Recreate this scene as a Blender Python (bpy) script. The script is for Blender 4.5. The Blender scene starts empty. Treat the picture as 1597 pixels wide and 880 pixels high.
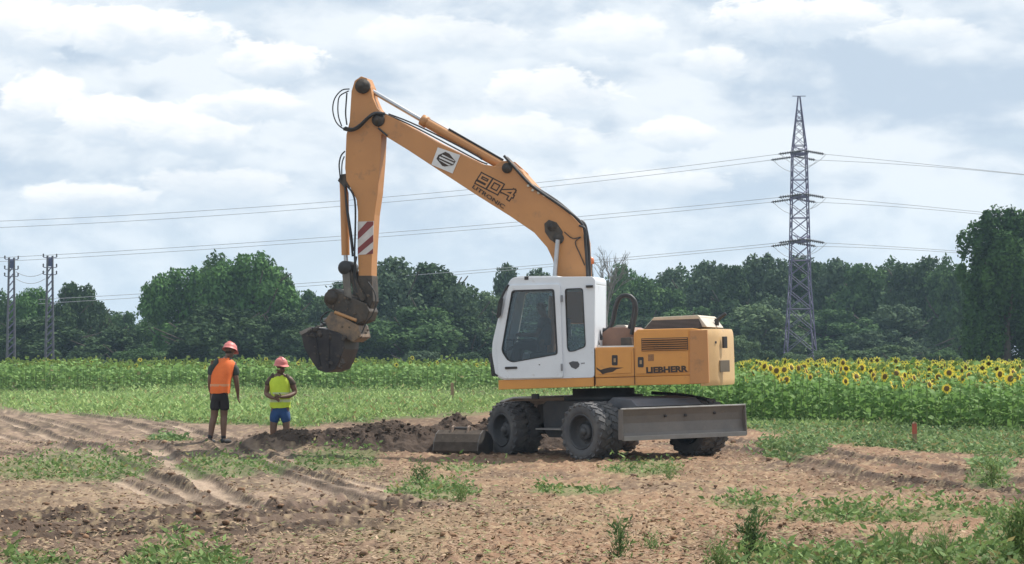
import bpy, bmesh, math, random
import numpy as np
from mathutils import Vector, Matrix, Euler

# ------------------------------------------------------------------ camera, world, sun, exposure
scene = bpy.context.scene
col = scene.collection
R = math.radians
F_PX, W_PX, H_PX, HORIZON, EYE = 3600.0, 1597.0, 880.0, 566.0, 1.65
PITCH = math.atan((HORIZON - H_PX / 2) / F_PX)
cam_d = bpy.data.cameras.new('camera'); cam = bpy.data.objects.new('camera', cam_d); col.objects.link(cam)
cam.location = (0, 0, EYE); cam.rotation_euler = (math.pi / 2 + PITCH, 0, 0)
cam_d.sensor_width = 36; cam_d.lens = 36 * F_PX / W_PX; cam_d.clip_start = 0.5; cam_d.clip_end = 6000
scene.camera = cam

SUN_EL, SUN_AZ = R(56), R(35)      # azimuth measured from +X towards +Y: behind the machine, to the right
sun_dir = Vector((math.cos(SUN_EL) * math.cos(SUN_AZ), math.cos(SUN_EL) * math.sin(SUN_AZ), math.sin(SUN_EL)))
sd = bpy.data.lights.new('sun', 'SUN'); sd.energy = 5.0; sd.angle = R(0.8); sd.color = (1.0, 0.95, 0.88)
so = bpy.data.objects.new('sun', sd); col.objects.link(so); so.rotation_euler = sun_dir.to_track_quat('Z', 'Y').to_euler()
scene.view_settings.view_transform = 'Standard'; scene.view_settings.look = 'None'
scene.view_settings.exposure = 0.25; scene.view_settings.gamma = 1
HAZE = 0.00030

world = bpy.data.worlds.new('World'); scene.world = world; world.use_nodes = True
nt = world.node_tree; nt.nodes.clear()
def N(t, **k):
    n = nt.nodes.new(t)
    for a, b in k.items(): setattr(n, a, b)
    return n
def L(a, b): nt.links.new(a, b)
def setin(n, i, v):
    if hasattr(v, 'is_output'): L(v, n.inputs[i])
    else: n.inputs[i].default_value = v
def M_(op, a, b=None, c=None, clamp=False):
    n = N('ShaderNodeMath', operation=op); n.use_clamp = clamp
    setin(n, 0, a)
    if b is not None: setin(n, 1, b)
    if c is not None: setin(n, 2, c)
    return n.outputs[0]
def V_(op, a, b=None, scale=None):
    n = N('ShaderNodeVectorMath', operation=op); setin(n, 0, a)
    if b is not None: setin(n, 1, b)
    if scale is not None: setin(n, 3, scale)
    return n.outputs['Value'] if op in ('LENGTH', 'DOT_PRODUCT') else n.outputs['Vector']
def SM(v, a, b, lo=0.0, hi=1.0):
    n = N('ShaderNodeMapRange', interpolation_type='SMOOTHSTEP'); setin(n, 0, v)
    for i, q in enumerate((a, b, lo, hi)): n.inputs[i + 1].default_value = q
    return n.outputs[0]
def MIXC(f, a, b):
    n = N('ShaderNodeMix', data_type='RGBA'); setin(n, 0, f)
    for i, q in ((6, a), (7, b)):
        if hasattr(q, 'is_output'): L(q, n.inputs[i])
        else: n.inputs[i].default_value = (*q, 1)
    return n.outputs[2]
sky = N('ShaderNodeTexSky', sky_type='NISHITA'); sky.sun_disc = False
sky.sun_elevation = SUN_EL; sky.sun_rotation = math.pi / 2 - SUN_AZ
sky.altitude = 100; sky.air_density = 1.0; sky.dust_density = 2.0; sky.ozone_density = 1.5
tc = N('ShaderNodeTexCoord').outputs['Generated']
dirn = V_('NORMALIZE', tc)
def skydir(px, py):
    v = Vector(((px - W_PX / 2) / F_PX, 1, (HORIZON - py) / F_PX)).normalized(); return v
def fbm_node(vec, scale, detail=7, rough=0.55, dist=0.0):
    n = N('ShaderNodeTexNoise'); n.inputs['Scale'].default_value = scale; n.inputs['Detail'].default_value = detail
    n.inputs['Roughness'].default_value = rough; n.inputs['Distortion'].default_value = dist; L(vec, n.inputs['Vector'])
    return n.outputs['Fac']
stretch = V_('MULTIPLY', dirn, (1.0, 1.0, 2.0))
wob = fbm_node(stretch, 45, 4, 0.6)
wobv = N('ShaderNodeCombineXYZ'); L(M_('MULTIPLY_ADD', wob, 0.028, -0.014), wobv.inputs[0]); L(M_('MULTIPLY_ADD', fbm_node(stretch, 52, 4, 0.6), 0.02, -0.01), wobv.inputs[2])
dw = V_('ADD', dirn, wobv.outputs[0])
def blob(px, py, rx, ry, inner=0.25, ctr=None):
    """soft puff of cloud centred on one direction of the sky"""
    d = V_('SUBTRACT', dw, tuple(skydir(px, py)))
    d = V_('MULTIPLY', d, (F_PX / rx, 2.0, F_PX / ry))
    return SM(V_('LENGTH', d), inner * .5, 1.15, 1.0, 0.0)
# heights of the cloud field, sampled twice to get lit rims
def field(off):
    v = V_('ADD', stretch, off)
    a = fbm_node(v, 9, 7, 0.52, 0.3)
    b = fbm_node(V_('ADD', v, (3.1, 1.7, 0.4)), 26, 6, 0.55, 0.2)
    return M_('ADD', M_('MULTIPLY', a, 0.76), M_('MULTIPLY', b, 0.24))
f0 = field((0, 0, 0)); f1 = field((0.006, 0.0, 0.022))
white_blobs = [(410, 92, 110, 40), (190, 55, 210, 75), (150, 185, 120, 75), (300, 195, 200, 60), (60, 130, 90, 60), (30, 20, 90, 60),
               (250, 310, 230, 45), (790, 230, 260, 150), (640, 100, 260, 120), (1080, 95, 130, 60), (1260, 25, 260, 50), (1010, 190, 140, 80),
               (400, 340, 160, 40), (960, 300, 200, 70), (1440, 270, 200, 50), (980, 30, 150, 40)]
acc = None
for b_ in white_blobs:
    o_ = blob(*b_); acc = o_ if acc is None else M_('MAXIMUM', acc, o_)
shade_blobs = [(430, 122, 90, 22), (180, 88, 130, 26), (40, 250, 190, 75), (180, 245, 110, 60), (1440, 120, 440, 95), (1150, 105, 320, 70), (1250, 190, 200, 35), (1330, 45, 120, 30),
               (660, 12, 110, 26), (980, 75, 90, 40), (1560, 150, 160, 60), (860, 150, 60, 40), (870, 230, 45, 60), (1120, 130, 150, 30),
               (330, 232, 130, 22), (1060, 250, 60, 25), (640, 300, 130, 70)]
acc2 = None
for b_ in shade_blobs:
    o_ = blob(*b_, 0.1); acc2 = o_ if acc2 is None else M_('MAXIMUM', acc2, o_)
lit = M_('ADD', M_('MULTIPLY', M_('SUBTRACT', f0, f1), 7.0), 0.5)
lit = M_('ADD', lit, M_('MULTIPLY', acc, 0.42)); lit = M_('SUBTRACT', lit, M_('MULTIPLY', acc2, 0.60))
lit = M_('ADD', lit, M_('MULTIPLY', M_('SUBTRACT', f0, 0.5), 0.8))
lit = SM(lit, -0.35, 1.15)
cover = M_('ADD', M_('MULTIPLY', f0, 1.6), M_('MULTIPLY', M_('MAXIMUM', acc, acc2), 0.35))
cover = SM(cover, 0.42, 0.85)
K = 10.4
c_sh = tuple(K * q for q in (0.47, 0.56, 0.665)); c_li = tuple(K * q for q in (0.735, 0.785, 0.83)); c_veil = tuple(K * q for q in (0.62, 0.71, 0.79))
cloud = MIXC(lit, c_sh, c_li)
up = N('ShaderNodeSeparateXYZ'); L(dirn, up.inputs[0])
veiled = MIXC(0.80, sky.outputs[0], c_veil)
skyc = MIXC(cover, veiled, cloud)
lowblue = SM(up.outputs[2], 0.0, 0.11, 0.45, 0.0)
skyc = MIXC(lowblue, skyc, tuple(K * q for q in (0.64, 0.76, 0.86)))
# single cumulus heads with crisp, bright tops and shaded feet
pn = fbm_node(stretch, 70, 7, 0.62, 0.4); pn = M_('ADD', M_('MULTIPLY', pn, .6), M_('MULTIPLY', fbm_node(stretch, 24, 4, 0.55), .4))
for (a_, b_, rx_, ry_, op_) in [(415, 97, 100, 36, .9), (205, 52, 150, 52, .75), (40, 40, 90, 55, .6), (75, 160, 75, 50, .8), (175, 190, 85, 48, .85), (290, 200, 110, 44, .8), (395, 165, 100, 30, .7), (150, 308, 110, 24, .6),
                               (330, 290, 120, 30, .4), (860, 150, 120, 50, .6), (1060, 208, 70, 28, .6), (960, 55, 110, 36, .5), (1250, 25, 170, 42, .8), (1110, 95, 60, 30, .55), (800, 215, 140, 46, .5), (1430, 50, 100, 26, .45), (690, 60, 150, 40, .4), (1000, 290, 150, 30, .35)]:
    dd_ = V_('MULTIPLY', V_('SUBTRACT', dirn, tuple(skydir(a_, b_))), (F_PX / rx_, 3.0, F_PX / ry_))
    v_ = M_('ADD', M_('SUBTRACT', 1.0, V_('LENGTH', dd_)), M_('MULTIPLY_ADD', pn, 2.2, -1.1))
    sp_ = N('ShaderNodeSeparateXYZ'); L(dd_, sp_.inputs[0])
    vert = M_('ADD', sp_.outputs[2], M_('MULTIPLY_ADD', pn, 2.4, -1.2))
    hc_ = MIXC(SM(vert, -.9, .75), tuple(K * q for q in (0.58, 0.66, 0.745)), tuple(K * q for q in (0.93, 0.93, 0.92)))
    skyc = MIXC(M_('MULTIPLY', SM(v_, 0.0, .30), min(1.0, op_ * 1.25)), skyc, hc_)
bg = N('ShaderNodeBackground'); bg.inputs['Strength'].default_value = 0.1; L(skyc, bg.inputs['Color'])
ow = N('ShaderNodeOutputWorld'); L(bg.outputs[0], ow.inputs['Surface'])

# ------------------------------------------------------------------ helpers
rng = np.random.default_rng(7)
random.seed(7)
CAM = Vector((0, 0, EYE))
def ray(px, py):
    a = Vector(((px - W_PX / 2), F_PX, (H_PX / 2 - py)))
    c, s = math.cos(PITCH), math.sin(PITCH)
    return Vector((a.x, a.y * c - a.z * s, a.y * s + a.z * c)).normalized()
def at_depth(px, py, Y):
    r = ray(px, py); return CAM + r * (Y / r.y)
def gp(px, py, z=0.0):
    r = ray(px, py); t = (z - EYE) / r.z; p = CAM + r * t; return (p.x, p.y)
def to_px(x, y, z=0.0):
    c, s = math.cos(PITCH), math.sin(PITCH)
    dz = z - EYE
    f = y * c + dz * s; u = -y * s + dz * c
    return W_PX / 2 + F_PX * x / f, H_PX / 2 - F_PX * u / f

def vnoise(x, y, seed=0):
    xi = np.floor(x).astype(np.int64); yi = np.floor(y).astype(np.int64)
    fx = x - xi; fy = y - yi; fx = fx * fx * (3 - 2 * fx); fy = fy * fy * (3 - 2 * fy)
    def h(a, b):
        n = (a * 374761393 + b * 668265263 + seed * 1442695041) & 0xffffffff
        n = ((n ^ (n >> 13)) * 1274126177) & 0xffffffff
        return ((n ^ (n >> 16)) & 0xffff) / 65535.0
    return (h(xi, yi) * (1 - fx) + h(xi + 1, yi) * fx) * (1 - fy) + (h(xi, yi + 1) * (1 - fx) + h(xi + 1, yi + 1) * fx) * fy
def fbm(x, y, oct=4, seed=0, gain=0.5):
    s = 0; a = 1; t = 0
    for i in range(oct):
        s = s + a * vnoise(x, y, seed + i * 17); t += a; a *= gain; x = x * 2.03 + 5.1; y = y * 2.03 + 1.7
    return s / t
def sstep(v, a, b):
    t = np.clip((v - a) / (b - a), 0, 1); return t * t * (3 - 2 * t)

MATS = {}
def mat(name, base, col2=None, rough=0.6, metal=0.0, scale=4.0, bump=0.0, bscale=40.0, spots=None, coat=0.0, attr=False, transl=0.0, space='Object', spec=0.5, spotscale=9.0, spotcut=(0.62, 0.72)):
    if name in MATS: return MATS[name]
    m = bpy.data.materials.new(name); m.use_nodes = True; t = m.node_tree; ns = t.nodes
    p = ns['Principled BSDF']; out = ns['Material Output']
    tcn = ns.new('ShaderNodeTexCoord')
    nz = ns.new('ShaderNodeTexNoise'); nz.inputs['Scale'].default_value = scale; nz.inputs['Detail'].default_value = 6; nz.inputs['Roughness'].default_value = 0.62
    t.links.new(tcn.outputs[space], nz.inputs['Vector'])
    mx = ns.new('ShaderNodeMix'); mx.data_type = 'RGBA'
    rm = ns.new('ShaderNodeMapRange'); rm.inputs[1].default_value = 0.35; rm.inputs[2].default_value = 0.68
    t.links.new(nz.outputs['Fac'], rm.inputs[0]); t.links.new(rm.outputs[0], mx.inputs[0])
    c2 = col2 or tuple(q * 0.8 for q in base)
    if attr:
        at = ns.new('ShaderNodeAttribute'); at.attribute_name = 'Col'
        mu = ns.new('ShaderNodeMix'); mu.data_type = 'RGBA'; mu.blend_type = 'MULTIPLY'; mu.inputs[0].default_value = 1
        mx.inputs[6].default_value = (*base, 1); mx.inputs[7].default_value = (*c2, 1)
        t.links.new(mx.outputs[2], mu.inputs[6]); t.links.new(at.outputs['Color'], mu.inputs[7]); colout = mu.outputs[2]
    else:
        mx.inputs[6].default_value = (*base, 1); mx.inputs[7].default_value = (*c2, 1); colout = mx.outputs[2]
    if spots:
        n2 = ns.new('ShaderNodeTexNoise'); n2.inputs['Scale'].default_value = spotscale; n2.inputs['Detail'].default_value = 8; n2.inputs['Roughness'].default_value = 0.7
        t.links.new(tcn.outputs[space], n2.inputs['Vector'])
        r2 = ns.new('ShaderNodeMapRange'); r2.inputs[1].default_value = spotcut[0]; r2.inputs[2].default_value = spotcut[1]
        t.links.new(n2.outputs['Fac'], r2.inputs[0])
        m2 = ns.new('ShaderNodeMix'); m2.data_type = 'RGBA'; t.links.new(r2.outputs[0], m2.inputs[0]); t.links.new(colout, m2.inputs[6]); m2.inputs[7].default_value = (*spots, 1)
        colout = m2.outputs[2]
    t.links.new(colout, p.inputs['Base Color'])
    p.inputs['Roughness'].default_value = rough; p.inputs['Metallic'].default_value = metal
    p.inputs['Specular IOR Level'].default_value = spec
    if coat: p.inputs['Coat Weight'].default_value = coat; p.inputs['Coat Roughness'].default_value = 0.15
    if bump:
        nb = ns.new('ShaderNodeTexNoise'); nb.inputs['Scale'].default_value = bscale; nb.inputs['Detail'].default_value = 5
        t.links.new(tcn.outputs[space], nb.inputs['Vector'])
        bn = ns.new('ShaderNodeBump'); bn.inputs['Strength'].default_value = bump; bn.inputs['Distance'].default_value = 0.02
        t.links.new(nb.outputs['Fac'], bn.inputs['Height']); t.links.new(bn.outputs[0], p.inputs['Normal'])
    if transl:
        tr = ns.new('ShaderNodeBsdfTranslucent'); t.links.new(colout, tr.inputs['Color'])
        ms = ns.new('ShaderNodeMixShader'); ms.inputs[0].default_value = transl
        t.links.new(p.outputs[0], ms.inputs[1]); t.links.new(tr.outputs[0], ms.inputs[2]); t.links.new(ms.outputs[0], out.inputs['Surface'])
    MATS[name] = m; return m

def tag(o, label=None, cat=None, group=None, kind=None):
    if label: o['label'] = label
    if cat: o['category'] = cat
    if group: o['group'] = group
    if kind: o['kind'] = kind
    return o
def empty(name, loc=(0, 0, 0), rot=(0, 0, 0), parent=None):
    o = bpy.data.objects.new(name, None); col.objects.link(o); o.location = loc; o.rotation_euler = rot; o.parent = parent
    o.empty_display_size = 0.2
    return o
def link(name, me, parent=None, m=None):
    o = bpy.data.objects.new(name, me); col.objects.link(o); o.parent = parent
    if m is not None and not me.materials: me.materials.append(m)
    return o

class MB:
    def __init__(s, X=None): s.v = []; s.f = []; s.X = X or Matrix.Identity(4); s.sm = []
    def add(s, vs, fs, smooth=False):
        b = len(s.v); s.v += [s.X @ Vector(v) for v in vs]; s.f += [[b + i for i in f] for f in fs]; s.sm += [smooth] * len(fs); return s
    def box(s, x0, x1, y0, y1, z0, z1, T=None):
        vs = [Vector((x, y, z)) for x in (x0, x1) for y in (y0, y1) for z in (z0, z1)]
        if T is not None: vs = [T @ v for v in vs]
        return s.add(vs, [(0, 1, 3, 2), (4, 6, 7, 5), (0, 4, 5, 1), (2, 3, 7, 6), (0, 2, 6, 4), (1, 5, 7, 3)])
    def prism(s, poly, y0, y1, inset=0.0):
        """polygon given as (x, z) points, from y0 to y1"""
        n = len(poly); vs = [(p[0], y0, p[1]) for p in poly] + [(p[0], y1, p[1]) for p in poly]
        fs = [list(range(n)), list(range(2 * n - 1, n - 1, -1))] + [(i, i + n, (i + 1) % n + n, (i + 1) % n) for i in range(n)]
        area = sum(poly[i][0] * poly[(i + 1) % n][1] - poly[(i + 1) % n][0] * poly[i][1] for i in range(n))
        if area < 0: fs = [list(reversed(f)) for f in fs]
        return s.add(vs, fs)
    def tube(s, pts, r, seg=10, caps=True):
        pts = [Vector(p) for p in pts]; n = len(pts); rs = r if isinstance(r, (list, tuple)) else [r] * n
        vs = []; prev = None
        for i, p in enumerate(pts):
            d = (pts[min(i + 1, n - 1)] - pts[max(i - 1, 0)]).normalized()
            if prev is None:
                a = Vector((0, 0, 1)) if abs(d.z) < 0.9 else Vector((1, 0, 0)); u = d.cross(a).normalized()
            else: u = (prev - d * prev.dot(d)).normalized()
            prev = u; w = d.cross(u)
            for k in range(seg):
                t = 2 * math.pi * k / seg; vs.append(p + (u * math.cos(t) + w * math.sin(t)) * rs[i])
        fs = [(i * seg + k, i * seg + (k + 1) % seg, (i + 1) * seg + (k + 1) % seg, (i + 1) * seg + k) for i in range(n - 1) for k in range(seg)]
        b = len(s.f); s.add(vs, fs, True)
        if caps: s.add(vs[:seg][::-1], [list(range(seg))]); s.add(vs[-seg:], [list(range(seg))])
        return s
    def lathe(s, prof, origin, axis, seg=32, closed=False):
        """prof: (radius, distance along axis)"""
        axis = Vector(axis).normalized(); o = Vector(origin)
        a = Vector((0, 0, 1)) if abs(axis.z) < 0.9 else Vector((1, 0, 0)); u = axis.cross(a).normalized(); w = axis.cross(u)
        vs = [o + axis * h + (u * math.cos(2 * math.pi * k / seg) + w * math.sin(2 * math.pi * k / seg)) * r for r, h in prof for k in range(seg)]
        n = len(prof)
        fs = [(i * seg + k, i * seg + (k + 1) % seg, ((i + 1) % n) * seg + (k + 1) % seg, ((i + 1) % n) * seg + k) for i in range(n if closed else n - 1) for k in range(seg)]
        return s.add(vs, fs, True)
    def mesh(s, name, bevel=0.0, fixn=True):
        me = bpy.data.meshes.new(name); me.from_pydata([tuple(v) for v in s.v], [], s.f)
        me.polygons.foreach_set('use_smooth', s.sm); me.update()
        if bevel or fixn:
            bm = bmesh.new(); bm.from_mesh(me)
            if bevel:
                bmesh.ops.remove_doubles(bm, verts=bm.verts, dist=1e-5)
                es = [e for e in bm.edges if len(e.link_faces) == 2 and e.calc_face_angle(0) > R(28)]
                try: bmesh.ops.bevel(bm, geom=es, offset=bevel, segments=2, profile=0.6, affect='EDGES', clamp_overlap=True)
                except Exception: pass
            if fixn: bmesh.ops.recalc_face_normals(bm, faces=bm.faces)
            bm.to_mesh(me); bm.free()
        return me
    def build(s, name, m, parent=None, bevel=0.0):
        return link(name, s.mesh(name, bevel), parent, m)

def bez(pts, n=8):
    """smooth polyline through the points"""
    P = [Vector(p) for p in pts]; out = []
    for i in range(len(P) - 1):
        p0 = P[max(i - 1, 0)]; p1 = P[i]; p2 = P[i + 1]; p3 = P[min(i + 2, len(P) - 1)]
        for k in range(n):
            t = k / n; out.append(0.5 * ((2 * p1) + (p2 - p0) * t + (2 * p0 - 5 * p1 + 4 * p2 - p3) * t * t + (3 * p1 - p0 - 3 * p2 + p3) * t ** 3))
    out.append(P[-1]); return out
def roundpoly(pts, r, n=4):
    out = []; m = len(pts)
    for i in range(m):
        p = Vector(pts[i]); a = Vector(pts[i - 1]); b = Vector(pts[(i + 1) % m])
        rr = min(r, (a - p).length * 0.45, (b - p).length * 0.45)
        s_ = p + (a - p).normalized() * rr; e = p + (b - p).normalized() * rr
        for k in range(n + 1):
            t = k / n; q = s_ * (1 - t) ** 2 + p * 2 * t * (1 - t) + e * t * t; out.append((q.x, q.y))
    return out
def plate_mesh(polys, y, thick, X=Matrix.Identity(4), bev=0.0):
    """sheet of given thickness in the x-z plane at y with holes (first polygon is the outline)"""
    cu = bpy.data.curves.new('c', 'CURVE'); cu.dimensions = '2D'; cu.fill_mode = 'BOTH'; cu.extrude = max(thick / 2 - bev, 0.0005); cu.bevel_depth = bev; cu.offset = -bev
    for P in polys:
        sp = cu.splines.new('POLY'); sp.points.add(len(P) - 1)
        for i, p in enumerate(P): sp.points[i].co = (p[0], p[1], 0, 1)
        sp.use_cyclic_u = True
    o = bpy.data.objects.new('c', cu); col.objects.link(o)
    dg = bpy.context.evaluated_depsgraph_get(); me = bpy.data.meshes.new_from_object(o.evaluated_get(dg)); bpy.data.objects.remove(o)
    T = X @ Matrix.Translation((0, y, 0)) @ Matrix.Rotation(math.pi / 2, 4, 'X')
    me.transform(T); return me
def text_mesh(body, offset=0.0, extrude=0.0008):
    cu = bpy.data.curves.new('t', 'FONT'); cu.body = body; cu.size = 1; cu.extrude = extrude; cu.offset = offset; cu.resolution_u = 3
    o = bpy.data.objects.new('t', cu); col.objects.link(o)
    dg = bpy.context.evaluated_depsgraph_get(); me = bpy.data.meshes.new_from_object(o.evaluated_get(dg)); bpy.data.objects.remove(o)
    return me

def quad_cloud(name, P, A, B, C, m, parent=None, tri=False, diamond=True):
    """P centres, A half length vectors, B half width vectors, C colours: one leaf-like face each"""
    n = len(P)
    if tri: V = np.stack([P - A * 0 + B * -1, P + B, P + A * 2], 1); k = 3
    elif diamond: V = np.stack([P - A, P + B - A * 0.15, P + A, P - B - A * 0.15], 1); k = 4
    else: V = np.stack([P - A - B, P - A + B, P + A + B, P + A - B], 1); k = 4
    me = bpy.data.meshes.new(name)
    me.vertices.add(n * k); me.vertices.foreach_set('co', V.reshape(-1).astype(np.float32))
    me.loops.add(n * k); me.loops.foreach_set('vertex_index', np.arange(n * k, dtype=np.int32))
    me.polygons.add(n); me.polygons.foreach_set('loop_start', np.arange(0, n * k, k, dtype=np.int32))
    me.update(calc_edges=True)
    ca = me.color_attributes.new('Col', 'FLOAT_COLOR', 'POINT')
    cc = np.ones((n, k, 4), np.float32); cc[:, :, :3] = C[:, None, :]
    ca.data.foreach_set('color', cc.reshape(-1))
    return link(name, me, parent, m)
def arr_mesh(name, V, Fq, C=None):
    """V (n,3), faces (m,k) same k"""
    me = bpy.data.meshes.new(name); k = Fq.shape[1]
    me.vertices.add(len(V)); me.vertices.foreach_set('co', np.asarray(V, np.float32).reshape(-1))
    me.loops.add(Fq.size); me.loops.foreach_set('vertex_index', Fq.reshape(-1).astype(np.int32))
    me.polygons.add(len(Fq)); me.polygons.foreach_set('loop_start', np.arange(0, Fq.size, k, dtype=np.int32))
    me.update(calc_edges=True)
    if C is not None:
        ca = me.color_attributes.new('Col', 'FLOAT_COLOR', 'POINT'); cc = np.ones((len(V), 4), np.float32); cc[:, :3] = C
        ca.data.foreach_set('color', cc.reshape(-1))
    return me
def unit(a): return a / (np.linalg.norm(a, axis=-1, keepdims=True) + 1e-9)
# ------------------------------------------------------------------ ground
S0 = (1.645, 40.86)                       # slewing centre of the excavator on the ground
def wpoly(pts): return np.array([gp(*p) for p in pts])
RUTS = [  # (image trace turned into ground points, half width m, depth m)
    (wpoly([(-60, 640), (0, 652), (100, 690), (220, 742), (330, 785), (400, 796)]), 0.22, 0.09),
    (wpoly([(-20, 634), (60, 654), (230, 702), (320, 755), (390, 792)]), 0.20, 0.08),
    (wpoly([(60, 640), (170, 655), (330, 700), (470, 752), (600, 790)]), 0.24, 0.09),
    (wpoly([(120, 645), (235, 655), (330, 680), (430, 728), (560, 772), (640, 790)]), 0.18, 0.06),
    (wpoly([(-60, 818), (0, 812), (150, 806), (300, 800), (450, 797), (590, 784)]), 0.30, 0.12),
    (wpoly([(-60, 838), (0, 832), (200, 822), (380, 816), (540, 806), (640, 794)]), 0.28, 0.12),
    (wpoly([(1100, 684), (1180, 692), (1300, 712), (1420, 728), (1620, 752)]), 0.30, 0.09),
    (wpoly([(1060, 694), (1150, 706), (1300, 736), (1420, 752), (1640, 780)]), 0.30, 0.09),
    (wpoly([(-40, 668), (40, 690), (150, 722), (250, 760)]), 0.15, 0.04),
    (wpoly([(-40, 700), (60, 716), (180, 752), (290, 790)]), 0.13, 0.04), (wpoly([(200, 660), (300, 672), (420, 706), (520, 745), (640, 772)]), 0.12, 0.04), (wpoly([(-60, 850), (0, 846), (200, 836), (400, 832), (560, 818)]), 0.24, 0.08),
]
def poly_dist(x, y, P):
    d = np.full(x.shape, 1e9)
    for i in range(len(P) - 1):
        ax, ay = P[i]; bx, by = P[i + 1]; vx, vy = bx - ax, by - ay
        t = np.clip(((x - ax) * vx + (y - ay) * vy) / (vx * vx + vy * vy), 0, 1)
        d = np.minimum(d, np.hypot(x - ax - t * vx, y - ay - t * vy))
    return d
def gauss(x, y, cx, cy, sx, sy): return np.exp(-((x - cx) / sx) ** 2 - ((y - cy) / sy) ** 2)
def ell(px, py, cx, cy, rx, ry): return 1 - np.hypot((px - cx) / rx, (py - cy) / ry)
GREEN = [(110, 735, 135, 24, 1.), (360, 731, 80, 17, 1.), (520, 721, 75, 13, .8), (262, 692, 38, 9, .7), (672, 764, 75, 15, .9), (893, 765, 68, 11, .9),
         (1000, 732, 70, 12, .8), (1232, 706, 60, 18, .8), (1235, 690, 40, 10, .6), (1545, 740, 40, 25, .7), (1400, 808, 230, 15, .8), (1350, 882, 250, 20, .9), (300, 870, 105, 18, .7),
         (60, 870, 70, 12, .5), (1570, 850, 60, 50, 1.), (180, 742, 60, 14, .8), (720, 728, 60, 7, .4), (560, 712, 50, 8, .5), (1180, 790, 60, 10, .4)]
def green_mask(x, y):
    """how far a ground point is covered by weeds, 0..1"""
    px, py = to_px(x, y)
    w = (fbm(x * 1.3, y * 0.55, 4, 3) - 0.5) * 2
    g = np.full(x.shape, -1.0)
    for cx, cy, rx, ry, s in GREEN: g = np.maximum(g, ell(px, py, cx, cy, rx, ry) * 1.4 * s + 0.12 * s)
    line = np.interp(px, [-200, 0, 200, 300, 460, 640, 760, 1000, 1150, 1250, 1400, 1597, 1800], [640, 640, 655, 664, 668, 655, 648, 648, 668, 690, 705, 716, 726])
    g = np.maximum(g, (line - py) / 9.0)
    return sstep(g + w * 0.55, 0.0, 0.45)
def tracks(x, y):
    h = 0; m = np.zeros(x.shape); rim = np.zeros(x.shape)
    wob = (fbm(x * 0.9, y * 0.9, 3, 91) - 0.5) * 0.25
    for P, w, dp in RUTS:
        d = np.abs(poly_dist(x, y, P) + wob * w * 2)
        inn = 1 - sstep(d / w, .72, 1.08); r_ = np.exp(-((d - 1.32 * w) / (0.26 * w)) ** 2)
        dp = dp * 0.70
        h = h - dp * inn + dp * 0.75 * r_ * (0.65 + 0.6 * vnoise(x * 2.2, y * 2.2, 4)); m = np.maximum(m, inn); rim = np.maximum(rim, r_)
        h = h + 0.15 * dp * inn * np.cos(np.clip(d / w, 0, 1.2) * 9.0)
    return h, m, rim
def gz(x, y, fine=True):
    x = np.asarray(x, float); y = np.asarray(y, float)
    h = 0.20 * gauss(x, y, -4.2, 42.6, 4.6, 3.2)
    fx = np.exp(-((x - S0[0]) / 4.5) ** 4 - ((y - S0[1]) / 5.0) ** 4)
    h = h + 0.020 * (x - S0[0]) * fx
    h = h + 0.10 * (fbm(x / 4.0, y / 4.0, 3, 11) - 0.5) * (1 - fx * 0.7)
    # trench the second man stands in, and its lips of thrown soil
    ends = sstep(x, -5.05, -4.75) * (1 - sstep(x, -2.2, -1.3))
    h = h - 0.42 * ends * np.exp(-((y - 42.45) / 0.36) ** 4)
    h = h + (0.17 * np.exp(-((y - 41.75) / 0.32) ** 2) + 0.15 * np.exp(-((y - 43.25) / 0.3) ** 2)) * sstep(x, -5.2, -4.6) * (1 - sstep(x, -1.8, -1.0)) * (0.6 + 0.8 * vnoise(x * 2.2, y * 2.2, 8))
    h = h + 0.06 * np.exp(-((x + 5.34) / 0.5) ** 2 - ((y - 42.2) / 0.5) ** 2)
    t, m, rim = tracks(x, y); h = h + t
    if fine:
        near = sstep(-y, -75, -50)
        ff = (1 - 0.75 * m) * near
        h = h + 0.075 * (fbm(x * 2.6, y * 2.6, 4, 21, 0.6) - 0.5) * ff
        zn = np.zeros(x.shape)
        for q_ in (0, 1, 2, 3, 8, 9, 10): zn = np.maximum(zn, np.exp(-(poly_dist(x, y, RUTS[q_][0]) / 0.9) ** 4))
        ff = ff * (1 - .6 * zn)
        c = fbm(x * 8, y * 8, 3, 31, 0.6); h = h + 0.035 * (c - 0.5) * ff + 0.035 * sstep(c, 0.60, 0.8) * ff
    return h
def gz1(x, y): return float(gz(np.array([x]), np.array([y]))[0])

rows = list(np.arange(-30, 13, 4.0))
y = 13.0
while y < 75: rows.append(y); y *= 1.0031
while y < 1500: rows.append(y); y *= 1.035
tt = np.linspace(-1, 1, 500); outer = np.array([1.06, 1.15, 1.3, 1.6, 2.2, 3.5, 6, 12, 30, 80]); tt = np.concatenate([-outer[::-1], tt, outer])
Yg = np.array(rows); half = np.where(Yg < 13, 0.25 * 13 + 1.0, 0.25 * Yg + 1.0)
half = np.minimum(half, 120)
GX = half[:, None] * tt[None, :]; GY = np.repeat(Yg[:, None], len(tt), 1)
GZ = gz(GX, GY)
GZ = np.where(np.abs(GX) > 400, 0, GZ)
nr, nc = GX.shape
V = np.stack([GX, GY, GZ], -1).reshape(-1, 3)
ii = (np.arange(nr - 1)[:, None] * nc + np.arange(nc - 1)[None, :]).reshape(-1)
Fq = np.stack([ii, ii + 1, ii + nc + 1, ii + nc], 1)
gx, gy = V[:, 0], V[:, 1]
px, py = to_px(gx, np.maximum(gy, 5.0))
gm = green_mask(gx, np.maximum(gy, 5.0))
_, tm, rimm = tracks(gx, gy)
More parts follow.
